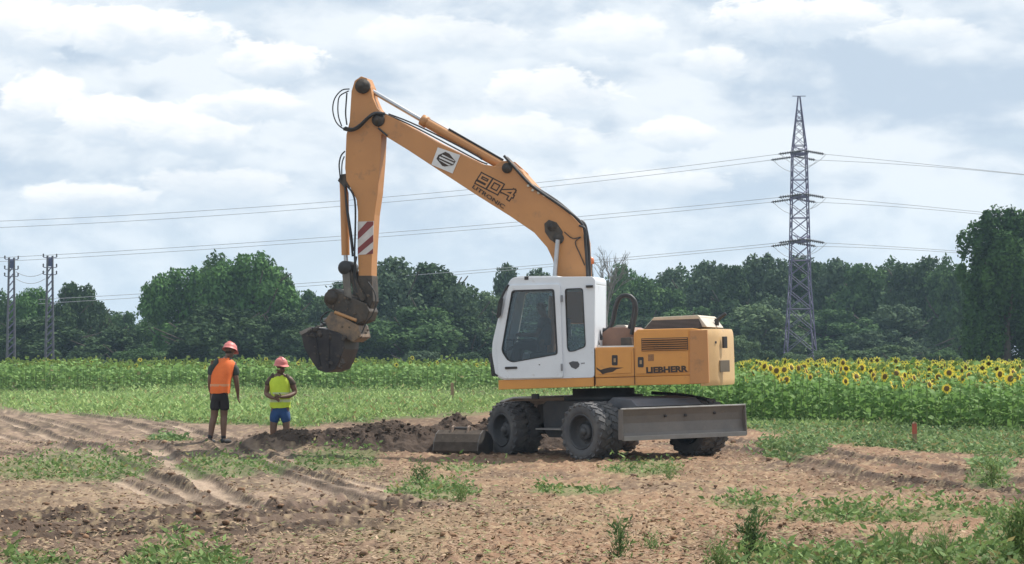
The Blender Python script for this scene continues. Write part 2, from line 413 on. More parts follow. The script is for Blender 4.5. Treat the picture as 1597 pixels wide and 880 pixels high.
n1 = fbm(gx * 0.5, gy * 0.25, 4, 41)[:, None]; n2 = fbm(gx * 4, gy * 4, 4, 51, 0.6)[:, None]; n3 = fbm(gx * 14, gy * 9, 3, 61, 0.7)[:, None]
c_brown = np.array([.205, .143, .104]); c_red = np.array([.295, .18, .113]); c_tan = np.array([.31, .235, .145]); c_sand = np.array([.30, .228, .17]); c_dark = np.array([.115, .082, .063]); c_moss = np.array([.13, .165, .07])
C = c_brown + (c_red - c_brown) * sstep(px, 350, 900)[:, None] * 0.9
tanm = .7 * sstep(py, 790, 850) * (1 - sstep(px, 800, 1000)) + 0.35 * sstep(py, 700, 760)
C = C + (c_tan - C) * np.clip(tanm[:, None] * sstep(n1, 0.35, 0.6), 0, 1)
C = C + (c_dark - C) * (sstep(n1 * 0.6 + n2 * 0.5, 0.55, 0.72) * 0.6)
lt = sstep(700 - px, 0, 120)
C = C + (c_sand * 1.15 - C) * (tm * np.maximum(lt, .25) * 0.9)[:, None] * sstep(n1, .22, .45)
wide = np.zeros(len(gx))
for P, w, dp in RUTS[:4]: wide = np.maximum(wide, np.exp(-(poly_dist(gx, gy, P) / 0.8) ** 2))
C = C + (c_sand - C) * (wide * 0.45)[:, None]
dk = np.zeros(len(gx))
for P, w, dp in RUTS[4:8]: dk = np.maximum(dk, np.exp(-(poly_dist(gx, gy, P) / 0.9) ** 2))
C = C + (c_dark - C) * (dk * 0.8)[:, None] * sstep(n2, .25, .5)  # broad shade of these ruts painted into the soil colour
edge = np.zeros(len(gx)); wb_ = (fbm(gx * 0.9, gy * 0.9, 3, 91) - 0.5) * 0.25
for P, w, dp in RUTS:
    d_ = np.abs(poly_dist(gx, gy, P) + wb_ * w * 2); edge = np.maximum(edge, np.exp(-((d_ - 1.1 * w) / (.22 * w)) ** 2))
C = C + (c_dark * .9 - C) * (edge * .95)[:, None] * sstep(n1, .1, .35)  # shadow lines of the rut edges, drawn as dark vertex colour
band = np.maximum.reduce([ell(px, py, 250, 822, 420, 26), ell(px, py, 480, 792, 190, 20), ell(px, py, 560, 700, 140, 9) * .6, ell(px, py, 640, 692, 200, 10)]) * 1.6 + (n1[:, 0] - .5) * 1.6
band = sstep(band, 0.0, .6) * (1 - tm * .55); C = C + (c_dark * 1.02 - C) * (band * .8)[:, None]
patch = sstep(fbm(gx * .33, gy * .16, 4, 141), .50, .66)[:, None]; C = C * (1 - .32 * patch)
soil = np.maximum(gauss(gx, gy, -3.0, 42.2, 2.2, 1.1), 0); C = C + (c_dark * 1.05 - C) * np.clip(soil * 1.3, 0, 0.85)[:, None]
def streak(P, k_along=.5, k_across=7.0, seed=0):
    d = np.array(P[-1]) - np.array(P[0]); d = d / np.linalg.norm(d); u = gx * d[0] + gy * d[1]; v = -gx * d[1] + gy * d[0]
    v = v + .35 * (fbm(u * .25, v * .25, 2, seed + 3) - .5); return fbm(v * k_across, u * k_along, 3, seed)
zone = np.zeros(len(gx))
for q_ in (0, 1, 2, 3, 8, 9, 10): zone = np.maximum(zone, np.exp(-(poly_dist(gx, gy, RUTS[q_][0]) / 1.0) ** 4))
st1 = streak(RUTS[0][0], .45, 5.0, 201); C = C * (1 + zone[:, None] * (np.clip((st1[:, None] - .5) * 3.0, -.35, .30)))
st2 = streak(RUTS[5][0], .45, 4.0, 211); C = C * (1 + (band * np.clip((st2 - .5) * 3.6, -.4, .6))[:, None])
straw = sstep(n3, 0.57, 0.70); C = C + (np.array([.40, .31, .19]) - C) * straw * 0.55 * (1 - tm * 0.6)[:, None]
C = C * (0.78 + 0.5 * n3)
C = C * .90
C = C + (c_moss - C) * (gm * 0.6)[:, None]
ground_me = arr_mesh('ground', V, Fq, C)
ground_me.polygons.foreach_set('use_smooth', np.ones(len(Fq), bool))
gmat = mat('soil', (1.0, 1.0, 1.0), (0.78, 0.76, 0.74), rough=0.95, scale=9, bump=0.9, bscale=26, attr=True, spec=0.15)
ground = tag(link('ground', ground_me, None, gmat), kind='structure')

# ------------------------------------------------------------------ clods, straw, weeds and grass on the ground
def scatter(n, ylo, yhi, dens=None, pad=0.6):
    """points spread over the ground that is in view, evenly over the picture rather than over the ground"""
    pyv = rng.uniform(to_px(0.0, yhi)[1], to_px(0.0, ylo)[1], n)
    y_ = EYE * F_PX / (pyv - HORIZON); x_ = (rng.uniform(-1, 1, n)) * (0.222 * y_ + pad)
    if dens is not None:
        k = rng.random(n) < dens(x_, y_); x_, y_ = x_[k], y_[k]
    return x_, y_
# clods: small lumps, one mesh
ico = bmesh.new(); bmesh.ops.create_icosphere(ico, subdivisions=1, radius=1); iv = np.array([v.co[:] for v in ico.verts]); ifc = np.array([[v.index for v in f.verts] for f in ico.faces]); ico.free()
def lumps(name, x_, y_, z_, s_, c_, m):
    n = len(x_); k = len(iv)
    jit = 1 + rng.uniform(-0.35, 0.35, (n, k, 1)); sc = s_[:, None, None] * np.stack([rng.uniform(.8, 1.5, n), rng.uniform(.8, 1.5, n), rng.uniform(.5, .9, n)], 1)[:, None, :]
    an = rng.uniform(0, 6.28, n); ca, sa = np.cos(an), np.sin(an); P = iv[None] * jit * sc
    Q = np.stack([P[..., 0] * ca[:, None] - P[..., 1] * sa[:, None], P[..., 0] * sa[:, None] + P[..., 1] * ca[:, None], P[..., 2]], -1) + np.stack([x_, y_, z_], 1)[:, None, :]
    Fx = (ifc[None] + (np.arange(n) * k)[:, None, None]).reshape(-1, 3)
    return link(name, arr_mesh(name, Q.reshape(-1, 3), Fx, np.repeat(c_, k, 0)), None, m)
clodmat = mat('clod_soil', (1, 1, 1), (.8, .78, .75), rough=0.95, scale=20, attr=True, spec=0.1)
def cl_dens(x_, y_):
    _, m_, r_ = tracks(x_, y_); return np.clip(0.10 + 0.8 * r_ + 0.9 * gauss(x_, y_, -3.0, 42.0, 2.2, 1.0) + 0.25 * sstep(fbm(x_ * .7, y_ * .4, 3, 5), .5, .65) - m_ * 0.6 - green_mask(x_, y_) * 0.4, 0, 1)
cx_, cy_ = scatter(20000, 16, 50, cl_dens); n = len(cx_)
cs = np.exp(rng.normal(-4.15, 0.42, n)); base = c_brown * 0.95 + (c_red - c_brown) * rng.uniform(0, 1, (n, 1))
tag(lumps('soil_clods', cx_, cy_, gz(cx_, cy_) + cs * 0.1, cs, base * rng.uniform(.6, 1.25, (n, 1)), clodmat), 'loose brown clods of earth lying along the wheel ruts and bare soil', 'soil clods', kind='stuff')
# straw and dead leaves
def st_dens(x_, y_):
    _, m_, r_ = tracks(x_, y_); return np.clip(0.75 * sstep(fbm(x_ * .5, y_ * .3, 3, 77), .32, .6) + .2 - 0.75 * m_ - 0.25 * green_mask(x_, y_), 0, 1)
sx_, sy_ = scatter(85000, 16, 52, st_dens); n = len(sx_)
an = rng.uniform(0, 6.28, n); ln = rng.uniform(.012, .05, n); wd = rng.uniform(.003, .010, n); wd = np.where(rng.random(n) < .25, wd * 1.9, wd)
A = np.stack([np.cos(an), np.sin(an), rng.uniform(-.25, .45, n)], 1) * ln[:, None]; B = np.stack([-np.sin(an), np.cos(an), rng.uniform(-.6, .6, n)], 1) * wd[:, None]
tone = rng.random((n, 1)); Cs = np.array([.43, .31, .21]) * tone + np.array([.17, .11, .07]) * (1 - tone); gsp = rng.random((n, 1)) < .2; Cs = np.where(gsp, np.array([.16, .20, .07]), Cs); Cs = Cs * rng.uniform(.8, 1.15, (n, 1))
P = np.stack([sx_, sy_, gz(sx_, sy_) + .012 + np.abs(A[:, 2]) * .5], 1)
strawmat = mat('straw', (1, 1, 1), (.85, .85, .8), rough=0.8, attr=True, spec=0.2)
tag(quad_cloud('straw', P, A, B, Cs, strawmat), 'dry straw and dead leaves strewn over the bare red brown soil', 'straw', kind='stuff')

leafmat = mat('leaf', (1, 1, 1), (.82, .86, .8), rough=0.7, attr=True, transl=0.30, spec=0.2, scale=2.0)
def greens(n, lo=(.075, .135, .035), hi=(.17, .26, .07), dry=0.08):
    t = rng.random((n, 1)) ** 1.3; c = np.array(lo) * (1 - t) + np.array(hi) * t
    d = rng.random((n, 1)) < dry; return np.where(d, np.array([.34, .30, .13]) * rng.uniform(.7, 1.1, (n, 1)), c)
def leaves_at(name, X_, Y_, Z_, lmin, lmax, wr, up, C_, parent=None, m=leafmat):
    """leaves springing from points: length, width ratio, upward lean"""
    n = len(X_); an = rng.uniform(0, 6.28, n); l = rng.uniform(lmin, lmax, n); u = np.clip(rng.normal(up, .3, n), -.2, 1.6)
    A = np.stack([np.cos(an), np.sin(an), u], 1); A = unit(A) * (l / 2)[:, None]
    B = unit(np.cross(A, rng.normal(0, 1, (n, 3)) + np.array([0, 0, .8]))) * (l * wr / 2)[:, None]
    P = np.stack([X_, Y_, Z_], 1) + A
    return quad_cloud(name, P, A, B, C_, m, parent)
# weeds of the near patches
gx_, gy_ = scatter(170000, 15.5, 66, lambda a, b: green_mask(a, b) * (0.35 + 0.65 * sstep(fbm(a * 2.2, b * 1.6, 3, 8), .38, .6)))
n = len(gx_)
clump = fbm(gx_ * 2.0, gy_ * 1.5, 3, 8)
zz = gz(gx_, gy_) + rng.random(n) ** 1.5 * 0.24 * sstep(clump, .35, .65)
tag(leaves_at('weeds', gx_, gy_, zz, .035, .11, .40, .55, greens(n, (.09, .16, .05), (.26, .37, .13), .12)), 'low green weeds and creeping leaves growing in patches on the dug field', 'weeds', kind='stuff')
fx_, fy_ = scatter(90000, 36, 67, lambda a, b: green_mask(a, b) * (.4 + .6 * sstep(fbm(a * 1.5, b * .8, 3, 28), .36, .55)) * ((b > 46) | (a > 3)))
n = len(fx_); zz = gz(fx_, fy_) + rng.random(n) ** 1.6 * .13
tag(leaves_at('weeds', fx_, fy_, zz, .06, .15, .45, .45, greens(n, (.09, .16, .06), (.27, .38, .16), .10) * (.7 + .6 * fbm(fx_ * .8, fy_ * .3, 3, 44)[:, None])), 'broad leaved green ground cover in front of the sunflower rows', 'weeds', kind='stuff')
# meadow strip between the dug ground and the sunflowers
mx_, my_ = scatter(105000, 57, 132, lambda a, b: green_mask(a, b))
n = len(mx_); tall = fbm(mx_ * .35, my_ * .12, 3, 13)
zz = gz(mx_, my_, False) + rng.random(n) ** 1.3 * (0.18 + 0.35 * sstep(tall, .45, .7)) * (1 - .75 * sstep(mx_, 3, 6) * (my_ < 75))
tone = fbm(mx_ * .22, my_ * .07, 3, 19)[:, None]
Cm = greens(n, (.17, .27, .09), (.41, .54, .20), .07) * (0.75 + 0.55 * tone)
tag(leaves_at('meadow_grass', mx_, my_, zz, .07, .24, .34, .8, Cm), 'rough green grass and weeds in the strip before the sunflowers', 'grass', kind='stuff')
# ------------------------------------------------------------------ trees
barkmat = mat('bark', (.10, .08, .06), (.06, .05, .04), rough=.9, scale=3, bump=.5, bscale=12)
treeleaf = mat('tree_leaf', (1, 1, 1), (.80, .85, .8), rough=0.85, attr=True, transl=0.15, spec=0.08, scale=.6)
def crown_data(seed, n_leaf, leaf, top=0.0, nlobes=7, open_=0.0, tint=(.06, .115, .04), tint2=(.11, .19, .06), sparse=False):
    """unit crown: radius 1, height 1 from 0 to 1, built of lobes carrying clumps carrying leaves"""
    r = np.random.default_rng(seed)
    lobes = []
    for i in range(nlobes):
        a = r.uniform(0, 6.28); h = r.uniform(.10, .76); rad = 0.66 * (1 - top * .5 * h) * math.sqrt(max(0.12, 1 - (max(h - .35, 0) / .62) ** 2)) * r.uniform(.5, 1.0)
        lobes.append((rad * math.cos(a), rad * math.sin(a), h, r.uniform(.26, .42)))
    lobes.append((r.uniform(-.15, .15), 0, .76, .30)); lobes.append((0, 0, .5, .55)); lobes.append((r.uniform(-.2, .2), 0, .25, .6))
    lobes = np.array(lobes)
    nc = 190
    li = r.integers(0, len(lobes), nc); d = unit(r.normal(0, 1, (nc, 3))); q = r.uniform(.6, .98, (nc, 1))
    cc = lobes[li, :3] + d * lobes[li, 3:4] * q * np.array([1, 1, .55]); cr = r.uniform(.10, .19, nc)
    cc[:, 2] = np.where(cc[:, 2] > .9, .9 - r.random(nc) * .1, np.maximum(cc[:, 2], .02))
    ci = r.integers(0, nc, n_leaf); dd = unit(r.normal(0, 1, (n_leaf, 3)) + np.array([0, 0, .35])); P = cc[ci] + dd * (cr[ci] * r.uniform(.55, 1.1, n_leaf) ** 1)[:, None] * np.array([1, 1, .6])
    # inner mass
    k = r.random(n_leaf) < .12; P[k] = lobes[li[ci[k]], :3] + np.clip(r.normal(0, .16, (k.sum(), 3)), -.22, .22) * np.array([1, 1, .7])
    P[:, 2] = np.clip(P[:, 2], 0.0, 1.1)
    nrm = unit(dd + r.normal(0, .55, (n_leaf, 3))); A = unit(np.cross(nrm, r.normal(0, 1, (n_leaf, 3)))); B = np.cross(nrm, A)
    s = leaf * r.uniform(.6, 1.5, (n_leaf, 1))
    ct = r.random((nc, 1))[ci] * .7 + r.random((n_leaf, 1)) * .3
    C = np.array(tint) * (1 - ct) + np.array(tint2) * ct
    return P, A * s, B * s * .62, C
def crown_mesh(name, seed, n_leaf, leaf, w, h, **k):
    P, A, B, C = crown_data(seed, n_leaf, 1.0, **k); S = np.array([w, w, h]); P = P * S
    A = A * leaf; B = B * leaf; n = len(P)
    V = np.stack([P - A, P + B, P + A, P - B], 1)
    return arr_mesh(name, V.reshape(-1, 3), np.arange(n * 4).reshape(-1, 4), np.repeat(C, 4, 0))
def trunk_mesh(seed, w, h, z0):
    r = random.Random(seed); b = MB(); 
    b.tube(bez([(0, 0, -.3), (r.uniform(-.2, .2), 0, h * .3), (r.uniform(-.4, .4), r.uniform(-.3, .3), h * .62), (r.uniform(-.5, .5), 0, h * .88)], 3), [h * .028 * (1 - .8 * i / 9) + .03 for i in range(10)], 7)
    for i in range(8):
        a = r.uniform(0, 6.28); zb = h * r.uniform(.22, .6); L_ = w * r.uniform(.5, .85)
        b.tube(bez([(0, 0, zb), (math.cos(a) * L_ * .5, math.sin(a) * L_ * .5, zb + h * .10), (math.cos(a) * L_, math.sin(a) * L_, zb + h * r.uniform(.18, .32))], 3), [h * .011 * (1 - .7 * j / 6) + .015 for j in range(7)], 5)
    return b.mesh('trunk', fixn=False)
GRN = {'dark': ((.038, .068, .032), (.095, .15, .062)), 'mid': ((.052, .10, .040), (.12, .20, .072)), 'bright': ((.065, .14, .042), (.14, .26, .08)), 'blue': ((.052, .086, .050), (.115, .165, .088)), 'pale': ((.08, .13, .062), (.15, .21, .10))}
PROTO = {}
for i, (nm, tone, wh, top) in enumerate([('a', 'dark', (1, 1), 0), ('b', 'mid', (1, 1), 0.3), ('c', 'bright', (1, 1), 0.2), ('d', 'blue', (1, 1), 0), ('e', 'dark', (1, 1), .9), ('f', 'mid', (1, 1), 0), ('g', 'pale', (1, 1), 0)]):
    t1, t2 = GRN[tone]
    PROTO[nm] = (crown_mesh('crown', 100 + i * 7, 30000, 0.165, 5.2, 10.0, top=top, tint=t1, tint2=t2, nlobes=8 if i % 2 else 11), trunk_mesh(i, 5.2, 10, 0))
def tree(px, top, halfw, Y, proto, label, cat='tree', name='tree', zc=0.12, base=-0.1, rot=None):
    p = at_depth(px, top, Y); ht = p.z - base; w = halfw / F_PX * Y * (1.62 if name == 'tree' else 1.3)
    t = tag(empty(name, (p.x, Y, base), (0, 0, rot if rot is not None else random.uniform(0, 6.28))), label, cat, 'trees and bushes beyond the sunflower field')
    cm, tm_ = PROTO[proto]
    c = link('crown', cm, t, treeleaf); c.location = (0, 0, ht * zc); c.scale = (w / 5.2, w / 5.2, ht * (1 - zc) / 10)
    k = link('trunk', tm_, t, barkmat); k.scale = (w / 5.2, w / 5.2, ht * .97 / 10)
    return t
T = [  # px, top, half width, distance, kind, label
 (6, 452, 38, 232, 'b', 'mid green tree cut by the photo edge behind the first slim mast'),
 (-52, 440, 45, 236, 'a', 'dark tree half outside the photo beyond the first slim mast'),
 (52, 438, 34, 226, 'c', 'light topped tree standing between the two slim lattice masts'),
 (106, 430, 36, 222, 'e', 'dark pointed tree just right of the second slim mast'),
 (152, 466, 36, 228, 'a', 'low dark rounded tree next to the pointed dark tree'),
 (196, 478, 34, 240, 'f', 'lower mid green tree in the dip of the tree line at left'),
 (232, 492, 40, 232, 'g', 'lowest pale green tree at the gap before the big bright tree'),
 (286, 404, 50, 206, 'c', 'left shoulder of the bright green trees, behind the man in orange'),
 (352, 392, 62, 210, 'b', 'broad bright tree directly above the man in orange vest'),
 (392, 380, 58, 204, 'c', 'tallest bright green tree above the two workers'),
 (432, 402, 44, 208, 'b', 'tree on the right shoulder of the tallest bright tree'),
 (330, 470, 70, 200, 'a', 'dark lower tree in front of the bright group above the workers'),
 (478, 442, 46, 236, 'f', 'tree left of the hanging bucket, rising behind it'),
 (528, 434, 44, 230, 'a', 'dark tree directly behind the hanging bucket'),
 (612, 394, 66, 212, 'd', 'big round dark tree right of the excavator dipper arm'),
 (672, 404, 66, 214, 'a', 'big round dark tree under the open arch of the boom'),
 (716, 440, 46, 210, 'd', 'lower right flank tree of the round dark pair under the boom'),
 (640, 470, 70, 204, 'f', 'mid green lower tree in front of the round dark pair'),
 (790, 404, 40, 238, 'd', 'airy tree whose top shows just left of the cab roof'),
 (765, 450, 40, 230, 'g', 'pale tree in the sky gap left of the white cab'),
 (842, 412, 38, 242, 'd', 'tree top peeping over the white cab roof'),
 (905, 420, 44, 240, 'a', 'tree hidden behind the cab with its top beside the boom foot'),
 (968, 398, 30, 236, 'c', 'slim light green tree right of the boom foot and beacon'),
 (1008, 430, 46, 232, 'b', 'tree above the black hose loop on the machine'),
 (1045, 412, 44, 246, 'd', 'wide crowned tree above the engine hood'),
 (1100, 400, 50, 240, 'd', 'blue green tree between the hood and the tall pylon'),
 (1150, 408, 44, 236, 'a', 'tree left of the tall pylon with a spreading top'),
 (1196, 388, 56, 238, 'd', 'high blue green tree just left of the tall pylon legs'),
 (1250, 392, 56, 244, 'a', 'tree directly behind the tall pylon'),
 (1304, 396, 54, 240, 'd', 'tree just right of the tall pylon'),
 (1352, 398, 52, 236, 'f', 'mid green tree second to the right of the tall pylon'),
 (1402, 402, 52, 240, 'd', 'blue green tree third to the right of the tall pylon'),
 (1448, 394, 50, 232, 'a', 'dark full tree next to the big tree at the right edge'),
 (1488, 398, 44, 226, 'b', 'tree touching the left side of the big edge tree'),
 (1172, 470, 60, 222, 'g', 'pale lower tree between the counterweight and the pylon'),
 (1290, 474, 62, 224, 'f', 'lower mid tree in front of the trees right of the pylon'),
 (1400, 470, 64, 222, 'd', 'lower tree in front of the wood, middle of the right half'),
 (1090, 470, 60, 222, 'f', 'lower green tree showing right above the engine hood'),
 (1000, 490, 60, 222, 'd', 'low tree seen through the black hose loop'),
 (850, 470, 66, 222, 'a', 'low dark tree behind the cab windows'),
 (560, 490, 60, 206, 'a', 'low dark tree just behind the bucket and its linkage'),
 (730, 490, 60, 208, 'a', 'low dark tree at the left edge of the cab'),
 (440, 478, 60, 204, 'a', 'low dark tree above the man in the yellow vest'),
 (70, 490, 70, 216, 'a', 'low dark tree at the feet of the slim masts'),
 (190, 510, 60, 214, 'a', 'low dark tree left of the man in orange'),
 (250, 500, 50, 216, 'f', 'low mid green tree just left of the bright trees'),
]
EX_T = [(128, 452, 'between the dark pointed tree and its low neighbour'), (316, 428, 'behind the left shoulder of the bright trees'), (505, 448, 'behind the hanging bucket, second row of the wood'), (575, 412, 'just right of the stick, behind the round dark pair'),
  (745, 452, 'low in the sky gap left of the cab'), (1075, 408, 'above the engine hood in the back row'), (1125, 400, 'between hood and pylon in the back row'), (1172, 394, 'in the back row a little left of the pylon'), (1225, 396, 'in the back row touching the pylon at its left'), (1278, 398, 'in the back row touching the pylon at its right'),
  (1330, 400, 'in the back row right of the pylon'), (1378, 396, 'in the back row of the right hand wood, lighter than its neighbours'), (1426, 400, 'in the back row near the dark full tree'), (1470, 404, 'in the back row beside the biggest tree'), (1020, 420, 'in the back row over the black hose loop')]
for i_, (a_, b_, l_) in enumerate(EX_T): T.append((a_, b_ + 5, 52, 262, 'dafdfb'[i_ % 6], 'tree ' + l_))
for px_, top, hw, Y, pr, lab in T: tree(px_, top, hw, Y, pr, lab, zc=0.04)
# big tree at the right edge, nearer, with its own finer crown
for (a, b, hw, Y, seed, lab) in [(1568, 306, 66, 158, 901, 'biggest tree of all, dark with bright tips, at the right edge of the photo'), (1650, 300, 80, 160, 902, 'second big tree cut off by the right photo edge')]:
    p = at_depth(a, b, Y); w = hw / F_PX * Y
    t = tag(empty('tree', (p.x, Y, -.1)), lab, 'tree', 'trees and bushes beyond the sunflower field')
    me = crown_mesh('crown', seed, 60000, .12, w * 1.35, p.z, top=.3, tint=(.035, .075, .028), tint2=(.085, .165, .045), nlobes=16)
    link('crown', me, t, treeleaf).location = (0, 0, .2); link('trunk', trunk_mesh(seed, w, p.z, 0), t, barkmat)
# bushes along the foot of the wood
bl = ['round pale bush between the pylon feet and the sunflowers', 'pale bush right of the pylon foot', 'wide pale green bush at the foot of the wood in the right half', 'small bush next to the wide pale one',
      'green bush below the dark tree near the right edge', 'dark bush left of the pylon foot', 'bush just above the sunflowers beside the counterweight', 'bush behind the sunflowers above the man in yellow',
      'bush behind the sunflowers left of the man in orange', 'low bush at the foot of the dark pointed tree', 'low bush under the boom arch above the sunflowers', 'shaded bush just left of the cab']
for (a, b, hw, pr), lab in zip([(1235, 548, 34, 'g'), (1296, 540, 30, 'g'), (1392, 536, 60, 'g'), (1345, 548, 34, 'b'), (1470, 542, 40, 'b'), (1190, 545, 34, 'a'), (1150, 520, 36, 'g'), (445, 552, 50, 'a'), (215, 540, 50, 'b'), (120, 546, 46, 'a'), (660, 545, 60, 'd'), (735, 548, 40, 'a')], bl):
    tree(a, b, hw, 196, pr, lab, 'bush', 'bush', zc=0.0)
# bare, half dead tree beside the boom foot
bt = tag(empty('bare_tree', (at_depth(945, 566, 150).x, 150, 0)), 'half dead leafless tree top right behind the beacon at the boom foot', 'tree', 'trees and bushes beyond the sunflower field')
b = MB(); r_ = random.Random(5)
def twig(p, d, l, r, k):
    q = p + d * l; b.tube([p, p + d * l * .5 + Vector((r_.uniform(-.05, .05), 0, 0)) * l, q], [r, r * .8, r * .6], 4, caps=False)
    if k:
        for _ in range(3): twig(p + d * l * r_.uniform(.5, 1), (d + Vector((r_.uniform(-.7, .7), r_.uniform(-.7, .7), r_.uniform(-.1, .4)))).normalized(), l * r_.uniform(.55, .75), r * .6, k - 1)
twig(Vector((0, 0, 0)), Vector((0, 0, 1)), 5.6, .12, 0)
for _ in range(7): twig(Vector((0, 0, r_.uniform(4, 5.6))), Vector((r_.uniform(-.35, .35), r_.uniform(-.3, .3), 1)).normalized(), 1.9, .05, 3)
link('trunk', b.mesh('trunk', fixn=False), bt, mat('grey_bark', (.22, .21, .2), (.13, .12, .12), rough=.9))

# ------------------------------------------------------------------ sunflowers
stemmat = mat('sunflower_stem', (.20, .30, .10), (.16, .25, .08), rough=.7)
sleaf = mat('sunflower_leaf', (.14, .26, .07), (.25, .40, .12), rough=.65, transl=.40, scale=3, spec=.2)
petalmat = mat('sunflower_petal', (.92, .74, .09), (.90, .66, .06), rough=.6, transl=.3)
discmat = mat('sunflower_disc', (.10, .055, .02), (.20, .13, .03), rough=.9, scale=30)
backmat = mat('sunflower_back', (.20, .28, .07), (.28, .34, .09), rough=.7)
def leaf_part(L_=.24, W_=.20):
    v = []; f = []
    for i, (t, w, z) in enumerate([(0, .12, 0), (.25, .95, .04), (.55, .85, .02), (.8, .45, -.05), (1.0, .02, -.14)]):
        v += [(t * L_, -w * W_ / 2, z * L_ * 1.6 + .02), (t * L_, 0, z * L_ * 1.6), (t * L_, w * W_ / 2, z * L_ * 1.6 + .02)]
        if i: b_ = (i - 1) * 3; f += [(b_, b_ + 3, b_ + 4, b_ + 1), (b_ + 1, b_ + 4, b_ + 5, b_ + 2)]
    me = bpy.data.meshes.new('leaf'); me.from_pydata(v, [], f); me.materials.append(sleaf); me.update(); return me
LEAF = leaf_part()
def petals_me():
    v = []; f = []; r = random.Random(2); n = 18
    for k in range(n):
        a = 2 * math.pi * k / n + r.uniform(-.08, .08); L_ = r.uniform(.055, .075); c, s = math.cos(a), math.sin(a); z = r.uniform(-.01, .02); b_ = len(v)
        v += [(c * .06 - s * .010, s * .06 + c * .010, .004), (c * .06 + s * .010, s * .06 - c * .010, .004), (c * (.06 + L_ * .55) + s * .016, s * (.06 + L_ * .55) - c * .016, z), (c * (.06 + L_), s * (.06 + L_), z - .012), (c * (.06 + L_ * .55) - s * .016, s * (.06 + L_ * .55) + c * .016, z)]
        f.append((b_, b_ + 1, b_ + 2, b_ + 3, b_ + 4))
    me = bpy.data.meshes.new('petals'); me.from_pydata(v, [], f); me.materials.append(petalmat); me.update(); return me
PET = petals_me()
def disc_me():
    b = MB(); b.lathe([(.0, .022), (.035, .02), (.065, .008), (.068, -.004)], (0, 0, 0), (0, 0, 1), 12); me = b.mesh('disc', fixn=False); me.materials.append(discmat); return me
def back_me():
    b = MB(); b.lathe([(.074, .0), (.06, -.02), (.02, -.034), (.012, -.06)], (0, 0, 0), (0, 0, 1), 10); me = b.mesh('head', fixn=False); me.materials.append(backmat); return me
DISC, BACK = disc_me(), back_me()
DISC2 = DISC.copy(); DISC2.materials[0] = mat('sunflower_green_disc', (.28, .36, .10), (.20, .25, .06), rough=.9, scale=30)
STEMS = []
for i in range(4):
    r = random.Random(i); b = MB(); b.tube([(0, 0, -.05), (r.uniform(-.03, .03), r.uniform(-.03, .03), .7), (0, 0, 1.28), (.03, 0, 1.36), (.09, 0, 1.38)], [.013, .012, .010, .009, .008], 5, caps=False)
    me = b.mesh('stem', fixn=False); me.materials.append(stemmat); STEMS.append(me)
def add(name, me, parent, loc, rot=(0, 0, 0), sc=1.0):
    o = bpy.data.objects.new(name, me); col.objects.link(o); o.parent = parent; o.location = loc; o.rotation_euler = rot
    o.scale = (sc, sc, sc); return o
EDGE_A, EDGE_B = np.array([6.3, 64.0]), np.array([11.8, 53.0])
def field_front(x):
    """front line of the near sunflower plot, as depth for a given x"""
    return np.where(x > 6.3, 64 - (x - 6.3) * 2.0, 64 + (6.3 - x) * 0.6)
cand = []
for r_i in range(150):
    for k in range(420):
        x_ = 1.5 + k * .30 + random.uniform(-.08, .08); y_ = 41 + r_i * .62 + random.uniform(-.1, .1)
        if y_ > 135 or abs(x_) > .236 * y_ + 1: continue
        if y_ < float(field_front(x_)) or x_ < 2.6 * y_ / 66: continue
        cand.append((x_, y_, y_ - float(field_front(x_))))
cand.sort(key=lambda c: c[2])
front = [c for c in cand if c[0] < .224 * c[1] and c[1] < 85][:300]
ids = set((c[0], c[1]) for c in front); rest = [c for c in cand if (c[0], c[1]) not in ids]
rest = [c for c in rest if c[2] < 9 or random.random() < .35]
def head_dir(r):  # yaw of the nodding head; mostly towards the camera's side and the left
    return r.gauss(-math.pi / 2 + (.75 if r.random() < .65 else -.8), .35)
def plant_height(x_, y_, r): return (1.38 + .20 * (y_ - 55) / 60 + r.uniform(-.24, .20)) * (1 - .10 * (x_ > 9)) * (1.0 + .12 * (r.random() < .15))
rr = random.Random(11)
SFG = 'sunflowers of the front rows at the right'
for i, (x_, y_, dd) in enumerate(front):
    H = plant_height(x_, y_, rr); s = H / 1.4; yaw = head_dir(rr)
    t = empty('sunflower', (x_, y_, gz1(x_, y_)), (0, 0, yaw))
    add('stem', STEMS[i % 4], t, (0, 0, 0), sc=s)
    n = 11
    for k in range(n):
        z = (.14 + 1.18 * (k / (n - 1)) ** .85) * s; a = k * 2.4 + rr.uniform(-.4, .4)
        add('leaf', LEAF, t, (0, 0, z), (rr.uniform(-.4, .4), rr.uniform(-.15, .55), a), rr.uniform(.85, 1.35) * (1.0 if k < n - 2 else .75))
    flowering = rr.random() < (.36 if x_ > 7 else .24)
    if flowering: tag(t, 'green sunflower plant with an open yellow head and dark disc in the front rows', 'sunflower', 'sunflowers in bloom in the front rows')
    else: tag(t, 'green sunflower plant without yellow petals, head still green, in the front rows', 'sunflower', 'sunflowers not yet in bloom in the front rows')
    tilt = rr.uniform(1.2, 1.9)
    h = add('head', BACK, t, (.11 * s, 0, 1.375 * s), (0, tilt, 0), rr.uniform(.8, 1.15) if flowering else rr.uniform(.6, .9))
    add('disc', DISC if flowering else DISC2, h, (0, 0, 0.001))
    if flowering: add('petals', PET, h, (0, 0, 0), sc=rr.uniform(.9, 1.2))
